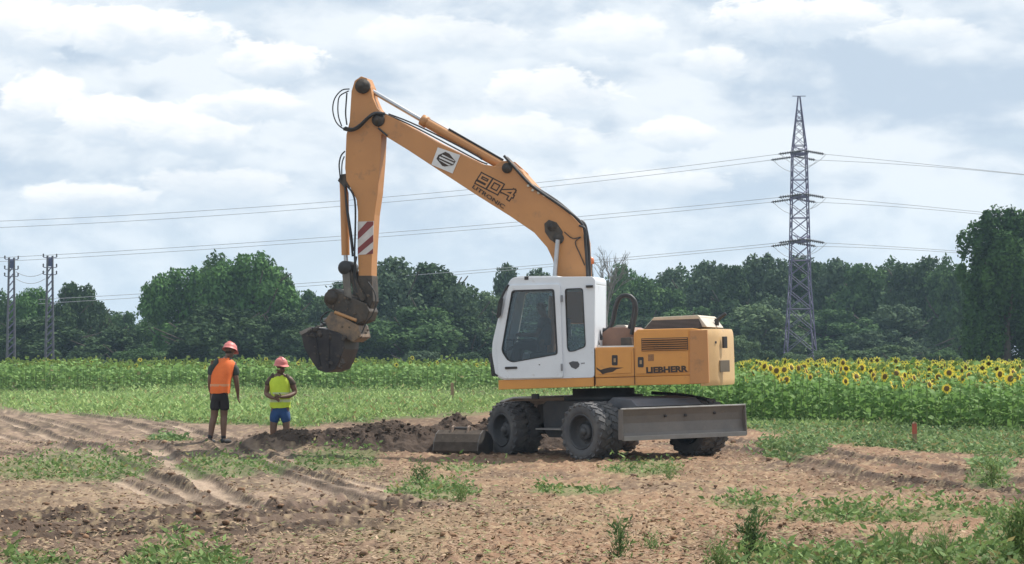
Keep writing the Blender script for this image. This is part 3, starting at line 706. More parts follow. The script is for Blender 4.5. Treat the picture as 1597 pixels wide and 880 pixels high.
# the rest of the crop: one body of plants
LV = np.array([v.co[:] for v in LEAF.vertices]); LV = LV[[0, 3, 9, 12, 11, 5, 2]] if False else LV
def crop(name, pts, label, yellow, dens_leaf=9, zadd=0.0, hmul=1.0):
    n = len(pts); X_, Y_ = np.array([p[0] for p in pts]), np.array([p[1] for p in pts]); H = (1.38 + .20 * np.clip((Y_ - 55) / 60, 0, 1) + rng.uniform(-.16, .16, n) + (.6 * (fbm(X_ * .6, Y_ * .3, 3, 55) - .5) if yellow < .1 else 0)) * hmul
    H = H * np.where(rng.random(n) < .12, 1.1, 1.0)
    k = dens_leaf; z0 = gz(X_, Y_, False) + zadd
    xi = np.repeat(X_, k); yi = np.repeat(Y_, k); Hi = np.repeat(H, k); zi = np.repeat(z0, k) + Hi * rng.uniform(.10, .97, n * k)
    an = rng.uniform(0, 6.28, n * k); l = rng.uniform(.20, .34, n * k); A = unit(np.stack([np.cos(an), np.sin(an), rng.uniform(-.9, .35, n * k)], 1)) * (l / 2)[:, None]
    B = unit(np.cross(A, np.stack([rng.normal(0, .5, n * k), rng.normal(0, .5, n * k), np.ones(n * k)], 1))) * (l * .42)[:, None]
    P = np.stack([xi, yi, zi], 1) + A * 1.15
    Cc = greens(n * k, (.15, .26, .07), (.30, .46, .14), .02)
    # heads: eight petals in a ring round a dark disc, or green backs
    hy = rng.normal(-math.pi / 2 + .5, .8, n); tl = rng.uniform(-.6, .3, n); hd = np.stack([np.cos(hy), np.sin(hy), tl], 1); hd = unit(hd)
    u = unit(np.cross(hd, np.array([0, 0, 1.]))); w = np.cross(hd, u); hp = np.stack([X_, Y_, z0 + H], 1) + hd * .08
    Ps, As, Bs, Cs_ = [P], [A], [B], [Cc]
    fl = rng.random(n) < yellow; disc_c = np.where(fl[:, None], np.array([.12, .07, .02]), np.array([.22, .27, .07]))
    Ps.append(hp + hd * .01); As.append(u * .07); Bs.append(w * .07); Cs_.append(disc_c)
    Ps.append(hp); As.append((u + w) * .062); Bs.append((u - w) * .062); Cs_.append(greens(n, (.24, .36, .09), (.46, .52, .14), 0))
    for q in range(8):
        t_ = q * math.pi / 4; dr = u * math.cos(t_) + w * math.sin(t_); tn = -u * math.sin(t_) + w * math.cos(t_)
        Ps.append((hp + dr * .095)[fl]); As.append((dr * .05)[fl]); Bs.append((tn * .030)[fl]); Cs_.append(np.tile(np.array([.92, .76, .12]), (fl.sum(), 1)) * rng.uniform(.8, 1.1, (fl.sum(), 1)))
    # stems
    Ps.append(np.stack([X_, Y_, z0 + H * .5], 1)); As.append(np.stack([0 * H, 0 * H, H * .5], 1)); Bs.append(np.tile(np.array([.016, 0, 0]), (n, 1))); Cs_.append(greens(n, (.14, .2, .06), (.17, .24, .08), 0))
    o = quad_cloud(name, np.concatenate(Ps), np.concatenate(As), np.concatenate(Bs), np.concatenate(Cs_), leafmat)
    return tag(o, label, 'sunflowers', kind='stuff')
crop('sunflower_crop', [(a, b) for a, b, c in rest], 'dense sunflower crop behind the front rows, right of the excavator', .38)
left = []
for r_i in range(26):
    for k in range(380):
        x_ = -46 + k * .34 + random.uniform(-.1, .1); y_ = 126 + r_i * .62 + (0.9 * math.sin(x_ * .35) + .5 * math.sin(x_ * 1.1)) * (r_i < 4) + random.uniform(-.12, .12)
        if x_ > 3.0 * y_ / 66 or abs(x_) > .236 * y_: continue
        if r_i > 8 and random.random() < .5: continue
        left.append((x_, y_))
crop('sunflower_crop', left, 'far sunflower crop with few open heads, behind the two workers', .035, hmul=1.02)
# ------------------------------------------------------------------ pylon, masts, cables
steel = mat('galvanised_steel', (.16, .15, .24), (.10, .095, .16), rough=.6, metal=.3)
insul = mat('insulator', (.06, .055, .06), rough=.4)
wiremat = mat('wire', (.36, .37, .40), rough=.6)
PY = 215.0; k_ = PY / F_PX; pc = at_depth(1248, 566, PY).x
def zpx(v, Y=PY): return EYE + (HORIZON - v) / F_PX * Y
pyl = tag(empty('pylon', (pc, PY, 0), (0, 0, 0)), 'tall tapering steel lattice pylon with three levels of crossarms before the wood', 'pylon')
prof = [(0, 1.55), (zpx(540), 1.3), (zpx(440), .90), (zpx(375), .84), (zpx(238), .65), (zpx(225), .58), (zpx(149), .08)]
def hw(z): return float(np.interp(z, [p[0] for p in prof], [p[1] for p in prof]))
for sx in (-1, 1):
    for sy in (-1, 1):
        b = MB(); b.tube([(sx * w, sy * w, z) for z, w in prof], .06, 4); b.build('leg', steel, pyl)
zs = [0.3]; 
while zs[-1] < zpx(170): zs.append(zs[-1] + max(2 * hw(zs[-1]) * .78, .55))
b = MB()
for i in range(len(zs) - 1):
    a, c = zs[i], zs[i + 1]; wa, wc = hw(a), hw(c)
    for s in (-1, 1):
        for (p, q) in ((((-wa, s * wa, a)), (wc, s * wc, c)), ((wa, s * wa, a), (-wc, s * wc, c)), ((s * wa, -wa, a), (s * wc, wc, c)), ((s * wa, wa, a), (s * wc, -wc, c))): b.tube([p, q], .030, 4, caps=False)
        if i % 3 == 0: b.tube([(-wa, s * wa, a), (wa, s * wa, a)], .04, 4); b.tube([(s * wa, -wa, a), (s * wa, wa, a)], .04, 4)
o = b.build('bracing', steel, pyl)
b = MB(); b.box(-.62, .62, -.06, .06, zpx(149) - .02, zpx(149) + .03); b.build('top_bar', steel, pyl)
LV_ = [238, 305, 375]
tips = {}
for v in LV_:
    z = zpx(v); h_ = hw(z)
    for s in (-1, 1):
        b = MB(); L_ = 3.1
        for q in (-1, 1):
            b.tube([(q * h_, s * h_, z - .12), (0, s * L_, z - .05)], .06, 4); b.tube([(q * h_, s * h_, z + .5), (0, s * L_, z)], .045, 4)
            b.tube([(q * h_ * .5, s * (h_ + L_) * .5, z - .08), (q * h_ * .5, s * (h_ + L_) * .5, z + .25)], .03, 4)
        b.box(-h_ - .1, h_ + .1, s * h_ - .06, s * h_ + .06, z - .16, z + .0); b.build('crossarm', steel, pyl)
        tips[(v, s)] = pyl.matrix_basis @ Vector((0, s * L_, z - .06))
        for d, lx in ((-1, 2.3), (1, 1.9)):
            b = MB(); p0 = Vector((0, s * L_, z - .06)); p1 = p0 + Vector((d * lx, 0, -.33))
            b.tube([p0, p1], .06, 5)
            for q in range(9): c = p0.lerp(p1, .15 + q * .095); b.lathe([(.0, -.04), (.15, -.04), (.15, .04), (.0, .04)], c, (p1 - p0), 6)
            b.build('insulator', insul, pyl)
        b = MB(); pts = [Vector((d, s * L_, z - .4 - 1.15 * (1 - (abs(d) / 2.1) ** 2))) for d in np.linspace(-2.1, 2.1, 9)]; b.tube(pts, .022, 4); b.build('jumper_cable', wiremat, pyl)
wl = {(-1, 238): [(1205, 240), (800, 289), (0, 345)], (1, 238): [(1210, 245), (800, 297), (0, 355)], (-1, 305): [(1204, 308), (800, 347), (0, 402)], (1, 305): [(1210, 313), (800, 353), (0, 408)],
      (-1, 375): [(1206, 377), (950, 404), (400, 447)], (1, 375): [(1210, 381), (950, 408), (400, 452)]}
wr_ = {(-1, 238): [(1284, 243), (1440, 256), (1597, 272)], (1, 238): [(1288, 245), (1440, 259), (1597, 273)], (-1, 305): [(1284, 310), (1440, 322), (1597, 338)], (1, 305): [(1288, 312), (1440, 326), (1597, 342)],
       (-1, 375): [(1284, 378), (1440, 388), (1597, 400)], (1, 375): [(1288, 381), (1440, 391), (1597, 404)]}
nm = {238: 'uppermost', 305: 'middle', 375: 'lowest'}
def cable(pts, Y, label, r=.022, ext=(-300, 0)):
    xs = [p[0] for p in pts]; q = np.polyfit(xs, [p[1] for p in pts], 2); P = [at_depth(x, float(np.polyval(q, x)), Y) for x in np.linspace(ext[0], ext[1], 36)]
    b = MB(); b.tube(P, r, 4, caps=False); return tag(link('power_cable', b.mesh('power_cable', fixn=False), None, wiremat), label, 'power cable', 'power cables of the tall pylon')
def anchored(pts, v, s, d, lx):
    e = tips[(v, s)] + Vector((d * lx, 0, -.33)); return [to_px(e.x, e.y, e.z)] + pts[1:]
for (s, v), pts in wl.items():
    pts = anchored(pts, v, s, -1, 2.3)
    cable(pts, tips[(v, s)].y, f"{nm[v]} pair of cables running left from the tall pylon, {'upper' if s < 0 else 'lower'} one of the pair", ext=(-150 if v != 375 else 60, pts[0][0]))
for (s, v), pts in wr_.items():
    pts = anchored(pts, v, s, 1, 1.9)
    cable(pts, tips[(v, s)].y, f"{nm[v]} pair of cables running right from the tall pylon, {'upper' if s < 0 else 'lower'} one of the pair", ext=(pts[0][0], 1720))
MG = 'slim lattice masts at the left'
mtips = []
for px_, top, lab in ((18, 402, 'slim steel lattice mast nearest the left photo edge'), (78, 399, 'slim steel lattice mast, second from the left photo edge, with small arms')):
    Y = 196.0; p = at_depth(px_, top, Y); m = tag(empty('lattice_mast', (p.x, Y, 0), (0, 0, R(20))), lab, 'mast', MG); H = p.z
    for sx in (-1, 1):
        for sy in (-1, 1):
            b = MB(); b.tube([(sx * .34, sy * .34, 0), (sx * .21, sy * .21, H)], .06, 4); b.build('leg', mat('mast_concrete', (.15, .15, .17), (.10, .10, .12), rough=.8), m)
    b = MB(); z = .3
    while z < H - .6:
        w = .34 - .13 * z / H; w2 = .34 - .13 * (z + .6) / H
        for s in (-1, 1): b.tube([(-w, s * w, z), (w2, s * w2, z + .6)], .03, 4, caps=False); b.tube([(s * w, w, z), (s * w2, -w2, z + .6)], .03, 4, caps=False)
        z += .6
    b.build('bracing', steel, m)
    for zz_ in (H - .15, H - 1.0, H - 1.6):
        b = MB(); b.box(-.55, .55, -.03, .03, zz_ - .03, zz_ + .03); b.build('crossarm', steel, m)
        for s in (-1, 1): b = MB(); b.lathe([(.0, 0), (.08, .02), (.05, .12), (.08, .2), (.03, .3)], (s * .56, 0, zz_ + .03), (0, 0, 1), 6); b.build('insulator', insul, m)
    b = MB(); b.box(-.26, .26, -.2, .2, H - .9, H - .2); b.build('switch_box', mat('mast_blue', (.07, .09, .20), rough=.6), m); mtips.append((p.x, Y, H))
for i, (dz, lab) in enumerate(((-.9, 'short sagging upper cable between the two slim masts'), (-1.5, 'short sagging lower cable between the two slim masts'))):
    a, c = mtips; b = MB(); b.tube([(a[0] + (c[0] - a[0]) * t, a[1], a[2] + dz - 1.0 * 4 * t * (1 - t) * .7) for t in np.linspace(0.12, .88, 9)], .022, 4)
    tag(link('mast_cable', b.mesh('mast_cable', fixn=False), None, wiremat), lab, 'cable')

# ------------------------------------------------------------------ stakes, heaps, spare bucket, tall weeds
woodm = mat('stake_wood', (.30, .21, .12), (.22, .15, .09), rough=.85, scale=14); redm = mat('stake_red', (.42, .10, .06), rough=.7)
def stake(px_, pb, pt, w, lab, tip=None):
    x_, y_ = gp(px_, pb); z = gz1(x_, y_); h = (pb - pt) / F_PX * y_; t = tag(empty('wooden_stake', (x_, y_, z), (R(2), R(-3), .5)), lab, 'stake')
    b = MB(); b.prism([(-w, -.25), (w, -.25), (w, h - .02), (0, h), (-w, h - .03)], -w * .6, w * .6); b.build('post', woodm, t, .004)
    if tip: b = MB(); b.box(-w - .002, w + .002, -w * .6 - .002, w * .6 + .002, h * .55, h * .93); b.build('painted_band', tip, t)
stake(1427, 700, 658, .038, 'short wooden survey stake with red band, before the sunflowers at right', redm)
stake(706, 628, 596, .06, 'pale thin wooden stake standing in the grass left of the cab', None)
darksoil = mat('dug_soil', (.058, .043, .035), (.095, .071, .056), rough=.97, scale=5, bump=1.0, bscale=18, spec=.1, spots=(.14, .105, .085), spotscale=14)
def heap(name, cx, cy, z0, blobs, sx, sy, lab, seed):
    nx, ny = 150, 90; X_, Y_ = np.meshgrid(np.linspace(-sx, sx, nx), np.linspace(-sy, sy, ny)); Z = 0
    for bx, by, rx, ry, h in blobs:
        d = np.hypot((X_ - bx) / rx, (Y_ - by) / ry); Z = np.maximum(Z, h * np.clip(1 - d, 0, 1) ** .85)
    n_ = fbm(X_ * 3.2 + seed, Y_ * 3.2, 5, seed, .62); Z = Z * (.72 + .56 * n_) + .10 * (fbm(X_ * 9 + seed, Y_ * 9, 3, seed + 5, .6) - .5) * (Z > .02) + .05 * (vnoise(X_ * 16, Y_ * 16, seed) - .5) * (Z > .02)
    Z = Z + gz(X_ + cx, Y_ + cy) - z0 - .05
    V = np.stack([X_, Y_, Z], -1).reshape(-1, 3); i_ = (np.arange(ny - 1)[:, None] * nx + np.arange(nx - 1)[None]).reshape(-1)
    me = arr_mesh(name, V, np.stack([i_, i_ + 1, i_ + nx + 1, i_ + nx], 1)); me.polygons.foreach_set('use_smooth', np.ones(len(i_), bool)); me.materials.append(darksoil)
    o = bpy.data.objects.new(name, me); col.objects.link(o); o.location = (cx, cy, z0); tag(o, lab, 'soil heap')
    k_ = rng.choice(np.where((V[:, 2] > .12 + 0 * V[:, 0]))[0], 420); s_ = np.exp(rng.normal(-4.0, .45, 420)); c_ = np.array([[.10, .075, .058]]) * rng.uniform(.6, 1.7, (420, 1))
    l_ = lumps('clods', V[k_, 0] + rng.normal(0, .03, 420), V[k_, 1] + rng.normal(0, .03, 420), V[k_, 2] + s_ * .2, s_, c_, clodmat); l_.parent = o; l_['kind'] = 'stuff'; return o
h1 = at_depth(600, 690, 41.6); heap('soil_heap', h1.x, 41.6, .18, [(0.1, 0, 1.25, .8, .48), (-1.15, .1, 1.1, .5, .16), (.75, -.05, 1.0, .6, .26), (-1.9, .15, .8, .45, .09), (.25, .2, .6, .5, .42)], 2.4, 1.0, 'low crumbly heap of dug earth between the yellow vest man and the machine', 3)
h2 = at_depth(710, 690, 43.6); heap('soil_heap', h2.x, 43.6, .10, [(.05, 0, .8, .7, .74), (.9, .1, 1.1, .8, .80), (1.9, .1, 1.2, .9, .5), (-.35, 0, .6, .5, .30)], 2.6, 1.1, 'higher dark heap of earth behind the spare bucket, left of the front wheels', 9)
# spare bucket lying on the ground
dk = mat('worn_dark_steel', (.085, .082, .085), (.13, .115, .10), rough=.6, metal=.4, scale=5, spots=(.22, .18, .14), bump=.3)
pb = at_depth(722, 688, 41.2); sb = tag(empty('spare_bucket', (pb.x, 41.2, gz1(pb.x, 41.2) - .03), (0, R(4), R(72))), 'spare dark steel excavator bucket lying on the ground by the front wheels', 'bucket')
sb.scale = (.86, .74, .86)
half_ = [(-.50, .05), (-.46, .22), (-.34, .40), (-.16, .50), (.02, .50)]
out_ = [(-.50, .02), (-.44, -.02), (.45, -.02), (.46, .03)] 
shell = [(.02, .50), (-.16, .50), (-.34, .41), (-.46, .24), (-.50, .06), (-.42, -.02), (.0, -.02), (.46, -.02)]
b = MB(); ins = [(x * .94, z * .94 + .012) for x, z in shell]; b.prism(shell + ins[::-1], -.55, .55); b.build('bucket_shell', mat('shell_brown', (.06, .05, .042), (.10, .082, .068), rough=.95, spec=.1, spots=(.16, .13, .10), bump=.3), sb, .006)
for s in (-1, 1):
    b = MB(); b.prism(shell + [(.50, .30), (.30, .44)], s * .56 - .012, s * .56 + .012); b.build('side_plate', dk, sb, .004)
for s in (-.2, .2):
    b = MB(); b.prism([(-.30, .40), (-.22, .56), (-.12, .60), (0.02, .56), (.06, .48)], s - .02, s + .02); b.build('hanger_lug', mat('rusty_lug', (.30, .22, .16), (.16, .12, .1), rough=.8), sb, .004)
b = MB(); b.tube([(-.12, -.24, .54), (-.12, .24, .54)], .03, 10); b.build('pin', dk, sb)
b = MB(); b.box(.40, .54, -.57, .57, -.045, -.005); b.build('cutting_edge', dk, sb, .004)
# tall single weeds in front
def tall_weed(px_, pb_, pt_, wpx, lab, name='tall_weed', dens=240, dark=False, grassy=False):
    x_, y_ = gp(px_, pb_); z = gz1(x_, y_); h = (pb_ - pt_) / F_PX * y_; w = wpx / F_PX * y_ / 2
    t = tag(empty(name, (x_, y_, z)), lab, 'weed', 'single weeds standing on the dug ground'); b = MB(); stems = []
    ns_ = 5 if not grassy else 9
    for i in range(ns_):
        a = rng.uniform(0, 6.28); rr_ = w * rng.uniform(.1, 1); hh = h * rng.uniform(.65, 1.0) if i else h; P_ = [Vector((0, 0, -.02)), Vector((math.cos(a) * rr_ * .4, math.sin(a) * rr_ * .4, hh * .5)), Vector((math.cos(a) * rr_ * (.8 if i else .1), math.sin(a) * rr_ * .8, hh))]
        b.tube(P_, [.006, .005, .002], 4, caps=False); stems.append(P_)
    b.build('stem', stemmat, t)
    n = int(dens * 1.4); w *= .75; k = rng.integers(0, ns_, n); f = rng.uniform(.05, 1, n); S_ = np.array([[p[:] for p in q] for q in stems])
    jt = rng.normal(0, .035 + w * .12, (n, 3))
    P = jt + np.where(f[:, None] < .5, S_[k, 0] * (1 - 2 * f[:, None]) + S_[k, 1] * 2 * f[:, None], S_[k, 1] * (2 - 2 * f[:, None]) + S_[k, 2] * (2 * f[:, None] - 1))
    C_ = greens(n, (.07, .12, .045), (.15, .23, .08), .05) if dark else greens(n, (.10, .17, .05), (.24, .34, .12), .10)
    leaves_at('foliage', P[:, 0], P[:, 1], P[:, 2], .02, .035 + h * .13, .28 if not grassy else .10, 1.0 if not grassy else 1.6, C_, t)
tall_weed(655, 756, 718, 34, 'small dark upright weed in the green patch left of the machine', dark=True)
tall_weed(968, 868, 806, 26, 'narrow dark green weed standing alone near the bottom, below the cab', dark=True)
tall_weed(1172, 874, 796, 50, 'tall feathery weed near the bottom, below the counterweight', dens=420, dark=True)
tall_weed(1585, 886, 792, 70, 'tall bushy weed in the bottom corner below the big tree', dens=600)
tall_weed(1015, 852, 832, 40, 'small low weed next to the narrow dark one', dens=160)
tall_weed(1232, 700, 680, 30, 'small round weed on the bare strip right of the blade', dens=200, dark=True)
tall_weed(1548, 760, 712, 46, 'leafy weed on the rutted soil near the right edge', dens=300)
tall_weed(1045, 748, 728, 36, 'small grey green weed before the blade', dens=200)
tall_weed(716, 784, 758, 44, 'low leafy weed at the end of the green patch under the front wheels', dens=260)
tall_weed(1405, 884, 832, 60, 'spiky grass tuft on the bottom edge, right of centre', 'grass_tuft', dens=420, grassy=True)
tall_weed(1470, 890, 836, 90, 'wide spiky grass tuft on the bottom edge towards the corner', 'grass_tuft', dens=600, grassy=True)
tall_weed(1340, 890, 848, 60, 'low grass tuft left of the spiky tufts at the bottom', 'grass_tuft', dens=300, grassy=True)
tall_weed(1125, 890, 856, 60, 'broad leafed weed clump at the bottom under the counterweight', dens=420)
# ------------------------------------------------------------------ excavator
YEL = (.70, .315, .068)
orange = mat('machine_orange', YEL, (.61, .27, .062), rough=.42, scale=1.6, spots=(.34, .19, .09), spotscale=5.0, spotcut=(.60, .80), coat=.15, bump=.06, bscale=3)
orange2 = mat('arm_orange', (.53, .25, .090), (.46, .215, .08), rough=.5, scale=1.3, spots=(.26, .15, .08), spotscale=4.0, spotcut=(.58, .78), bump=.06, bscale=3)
cream = mat('counterweight_sunlit_paint', (.66, .43, .20), (.58, .37, .17), rough=.45, scale=2.0, spots=(.42, .31, .2), spotscale=6)  # body paint made paler: dust plus sunlit wash put into the colour
white = mat('cab_white', (.74, .775, .82), (.67, .70, .745), rough=.35, scale=2.0, spots=(.46, .43, .40), spotscale=6, spotcut=(.60, .76), coat=.2)
black = mat('black_rubber', (.022, .022, .024), (.04, .04, .042), rough=.55, scale=6)
darkm = mat('undercarriage_grey', (.042, .044, .052), (.07, .068, .068), rough=.6, scale=3, spots=(.13, .11, .09), bump=.2)
chrome = mat('rod_steel', (.52, .53, .55), rough=.28, metal=.8)
grime = mat('greasy_steel', (.05, .045, .042), (.11, .088, .068), rough=.65, metal=.3, scale=5, spots=(.24, .16, .09), bump=.3)
tyrem = mat('tyre_rubber', (.075, .076, .084), (.13, .124, .118), rough=.85, scale=4, spots=(.15, .125, .10), bump=.2)
bladem = mat('blade_steel', (.20, .175, .155), (.145, .13, .12), rough=.6, metal=.25, scale=2.2, spots=(.26, .20, .155), bump=.2)
grillem = mat('grille_dark', (.05, .045, .045), rough=.7)
inkm = mat('dark_print', (.035, .022, .018), (.06, .035, .022), rough=.6)
interior = mat('cab_interior', (.055, .058, .062), (.09, .09, .092), rough=.8)
glass = bpy.data.materials.new('cab_glass'); glass.use_nodes = True; t_ = glass.node_tree; t_.nodes.clear()
g1 = t_.nodes.new('ShaderNodeBsdfTransparent'); g1.inputs[0].default_value = (.66, .74, .77, 1); g2 = t_.nodes.new('ShaderNodeBsdfGlossy'); g2.inputs['Roughness'].default_value = .04
gm_ = t_.nodes.new('ShaderNodeMixShader'); gf = t_.nodes.new('ShaderNodeFresnel'); gf.inputs[0].default_value = 1.6; go_ = t_.nodes.new('ShaderNodeOutputMaterial')
t_.links.new(gf.outputs[0], gm_.inputs[0]); t_.links.new(g1.outputs[0], gm_.inputs[1]); t_.links.new(g2.outputs[0], gm_.inputs[2]); t_.links.new(gm_.outputs[0], go_.inputs[0])

TILT = R(-1.35)
EX = tag(empty('wheeled_excavator', (S0[0], S0[1], 0.0), (0, TILT, 0)), 'orange wheeled excavator with white cab, its boom arched high over the dug field', 'excavator')
ROOT = Matrix.Translation((S0[0], S0[1], 0)) @ Matrix.Rotation(TILT, 4, 'Y')
XS = Matrix.Rotation(R(-14), 4, 'Z')
INV = (ROOT @ XS).inverted()
def ls(px_, py_, y_):
    o = INV @ CAM; d = INV.to_3x3() @ ray(px_, py_); t = (y_ - o.y) / d.y; p = o + d * t; return (p.x, p.z)
def lp(px_, py_, y_): a = ls(px_, py_, y_); return Vector((a[0], y_, a[1]))
def LS(pts, y_): return [ls(a, b, y_) for a, b in pts]
def mb(): return MB(XS)
YN = -1.25
# ---- upper frame
b = mb(); b.prism(LS([(777, 593), (926, 588), (926, 603), (777, 608)], YN), YN + .01, 1.2); b.build('cab_platform', orange, EX, .012)
b = mb(); b.prism(LS([(927.5, 590), (1090, 585), (1090, 599), (927.5, 603)], YN), YN + .015, 1.2); b.build('lower_skirt', orange, EX, .012)
# tool box / fuel tank housing
b = mb(); b.prism(LS([(928, 542), (990, 541), (990, 587.5), (928, 589.5)], YN), YN, -.25); b.build('tank_housing', orange, EX, .02)
b = mb(); b.prism(LS([(931, 540), (988, 539), (988, 541.2), (931, 542.2)], YN), YN + .02, -.27); b.build('tread_plate', mat('plate_highlight', (.8, .78, .75), rough=.4), EX, .004)  # near-white base colour paints the sun highlight on the tank top
# engine bay
eb = LS([(988, 519), (994, 514), (1078, 512), (1092, 514), (1092, 585), (988, 588)], YN)
b = mb(); b.prism(eb, YN + .005, 1.2); engine = b.build('engine_housing', orange, EX, .025)
# door panels proud of the housing with seams
b = mb(); b.prism(roundpoly(LS([(992, 519), (1074, 516), (1074, 580), (992, 583.5)], YN), .02), YN - .012, YN + .02); door_e = b.build('engine_door', orange, EX, .006)
b = mb(); b.prism(roundpoly(LS([(932, 546), (985, 545), (985, 582), (932, 584)], YN), .02), YN - .012, YN + .02); door_t = b.build('storage_door', orange, EX, .006)
# louvres
lx0, lz0 = ls(1001, 548, YN); lx1, lz1 = ls(1081, 526, YN)
b = mb(); b.box(lx0, lx1 - .09, YN - .020, YN - .013, lz0, lz1); b.build('louvre_recess', grillem, EX)
for i in range(6):
    z = lz0 + (lz1 - lz0) * (i + .5) / 6; T_ = Matrix.Translation((0, YN - .024, z)) @ Matrix.Rotation(R(28), 4, 'X')
    b = mb(); b.box(lx0 + .01, lx1 - .10, -.016, .012, -.005, .005, T_); b.build('louvre_slat', orange2, EX)
# counterweight : plan outline swept up with rounded corners
x0 = ls(1091, 560, YN)[0]; x1 = x0 + .37
zc0 = ls(1100, 602, YN)[1]; zc1 = ls(1100, 513, YN)[1]
plan = roundpoly([(x0, YN - .005), (x0 + .05, YN - .005), (x1 - .08, YN + .40), (x1, 0), (x1 - .08, -YN - .42), (x0 + .05, -YN), (x0, -YN)], .16, 6)
b = mb(); lv = [(0, .96), (.04, .99), (.10, 1.0), (.45, 1.0), (zc1 - zc0 - .14, .99), (zc1 - zc0 - .05, .965), (zc1 - zc0, .92)]
np_ = len(plan); vs = []; cx0 = x0
for dz, s in lv:
    for (x_, y_) in plan: vs.append((cx0 + (x_ - cx0) * s, y_ * (1 - (1 - s) * .5), zc0 + dz))
fs = [(i * np_ + k, i * np_ + (k + 1) % np_, (i + 1) * np_ + (k + 1) % np_, (i + 1) * np_ + k) for i in range(len(lv) - 1) for k in range(np_)]
b.add(vs, fs, True); b.add(vs[:np_][::-1], [list(range(np_))]); b.add(vs[-np_:], [list(range(np_))]); cw = b.build('counterweight', cream, EX)
# side plate between bay and counterweight in the body colour
b = mb(); b.prism(LS([(1076, 516), (1103, 514.5), (1106, 597), (1076, 599)], YN), YN - .012, YN + .06); b.build('corner_panel', orange2, EX, .006)
# lamp, plate on the counterweight (on its slanting rear corner)
def on_cw(px_, py_, sx, sz, m, name, d=.02):
    """small plate on the slanting corner face"""
    o = INV @ CAM; dd = INV.to_3x3() @ ray(px_, py_)
    a = Vector((x0 + .05, YN, 0)); c = Vector((x1 - .08, YN + .42, 0)); e = (c - a).normalized(); n = Vector((e.y, -e.x, 0)); t = (a - o).dot(n) / dd.dot(n); p = o + dd * t
    T_ = Matrix.Translation(p + n * .0) @ Matrix(((e.x, n.x, 0, 0), (e.y, n.y, 0, 0), (0, 0, 1, 0), (0, 0, 0, 1)))
    b = MB(XS); b.box(-sx, sx, -.03, d, -sz, sz, T_); return b.build(name, m, EX, .006)
on_cw(1130, 571, .13, .10, mat('plate_grey', (.20, .165, .12), rough=.7), 'rear_plate', .012)
on_cw(1131, 534, .05, .10, grillem, 'lifting_eye', .01)
on_cw(1113, 571, .03, .07, mat('white_sticker', (.7, .66, .55), rough=.5), 'sticker', .006)
on_cw(1116, 534, .02, .02, grillem, 'bolt', .012)
# hood with dark cooler grille
hb = LS([(1003, 514), (1018, 497), (1090, 493), (1103, 510)], YN + .3)
b = mb(); b.prism(hb, YN + .30, .9); hood = b.build('cooler_hood', mat('hood_grey', (.55, .50, .42), (.45, .41, .35), rough=.5), EX, .02)
b = mb(); b.prism(LS([(1004, 514), (1018, 499), (1089, 496), (1096, 511)], YN + .3), YN + .285, YN + .31); b.build('cooler_grille', grillem, EX)
for i in range(7):
    z = ls(1050, 512 - i * 2.0, YN + .3)[1]; a = ls(1006 + i * 1.9, 512, YN + .3)[0]; c = ls(1093, 512, YN + .3)[0] - .02
    b = mb(); b.box(a, c, YN + .275, YN + .29, z - .006, z + .006); b.build('grille_slat', mat('slat_grey', (.14, .13, .13), rough=.6), EX)
b = mb(); b.prism(LS([(1016, 499.5), (1020, 495), (1088, 491.5), (1092, 494.5), (1090, 497.5), (1019, 500)], YN + .3), YN + .28, .9); b.build('hood_top', mat('hood_top', (.60, .52, .40), rough=.5), EX, .01)
b = mb(); b.tube([lp(1118, 508, .2), lp(1118, 497, .2)], .04, 10); b.tube([lp(1115, 502, .2), lp(1122, 496, .2), lp(1132, 489, .2)], .03, 8); b.build('exhaust_pipe', black, EX)
# hydraulic tank and valve cover behind the cab
b = mb(); b.prism(LS([(938, 540), (938, 520), (950, 511), (975, 510), (992, 518), (992, 540)], -.6), -.6, .9); b.build('hydraulic_tank', mat('tank_brown', (.27, .15, .10), (.2, .12, .09), rough=.6), EX, .02)
b = mb(); b.prism(LS([(954, 512), (962, 507), (974, 507), (980, 512)], -.5), -.5, 0.2); b.build('tank_lid', mat('pale_lid', (.5, .46, .4), rough=.6), EX, .01)
b = mb(); b.prism(LS([(968, 541), (968, 527), (984, 526), (986, 541)], -.9), -.9, -.7); b.build('valve_block', grime, EX, .01)
for i, (pts, r) in enumerate([([(933, 440), (935, 470), (935, 500), (938, 513), (948, 514), (955, 503), (960, 480), (966, 465), (975, 461), (985, 464), (990, 476), (988, 495), (982, 512), (980, 528)], .040),
                              ([(984, 463), (990, 470), (992, 484), (989, 500), (985, 522)], .036), ([(930, 436), (932, 470), (933, 510), (939, 530)], .028), ([(928, 448), (930, 480), (930, 520), (934, 538)], .022)]):
    b = mb(); b.tube(bez([lp(a, c, -.55 - .12 * i) for a, c in pts], 5), r, 10); b.build('hydraulic_hose', black, EX)
# ---- cab
CN, CF = YN, -.28
out = [(796, 436), (802, 432.5), (924, 431.5), (928, 436), (927, 589), (785, 593), (773, 587), (767, 552), (768, 534), (777, 495), (786, 455)]
doorw = [(799, 453), (865, 451), (870.5, 553), (800, 565.5), (792, 562), (784, 550), (783, 544)]
rearw = [(881, 450.5), (909, 449.5), (913.5, 541), (896, 548), (887, 549), (884.5, 543)]
OUT = roundpoly(LS(out, CN), .06)
DW = roundpoly(LS(doorw, CN), .05); RW = roundpoly(LS(rearw, CN), .05)
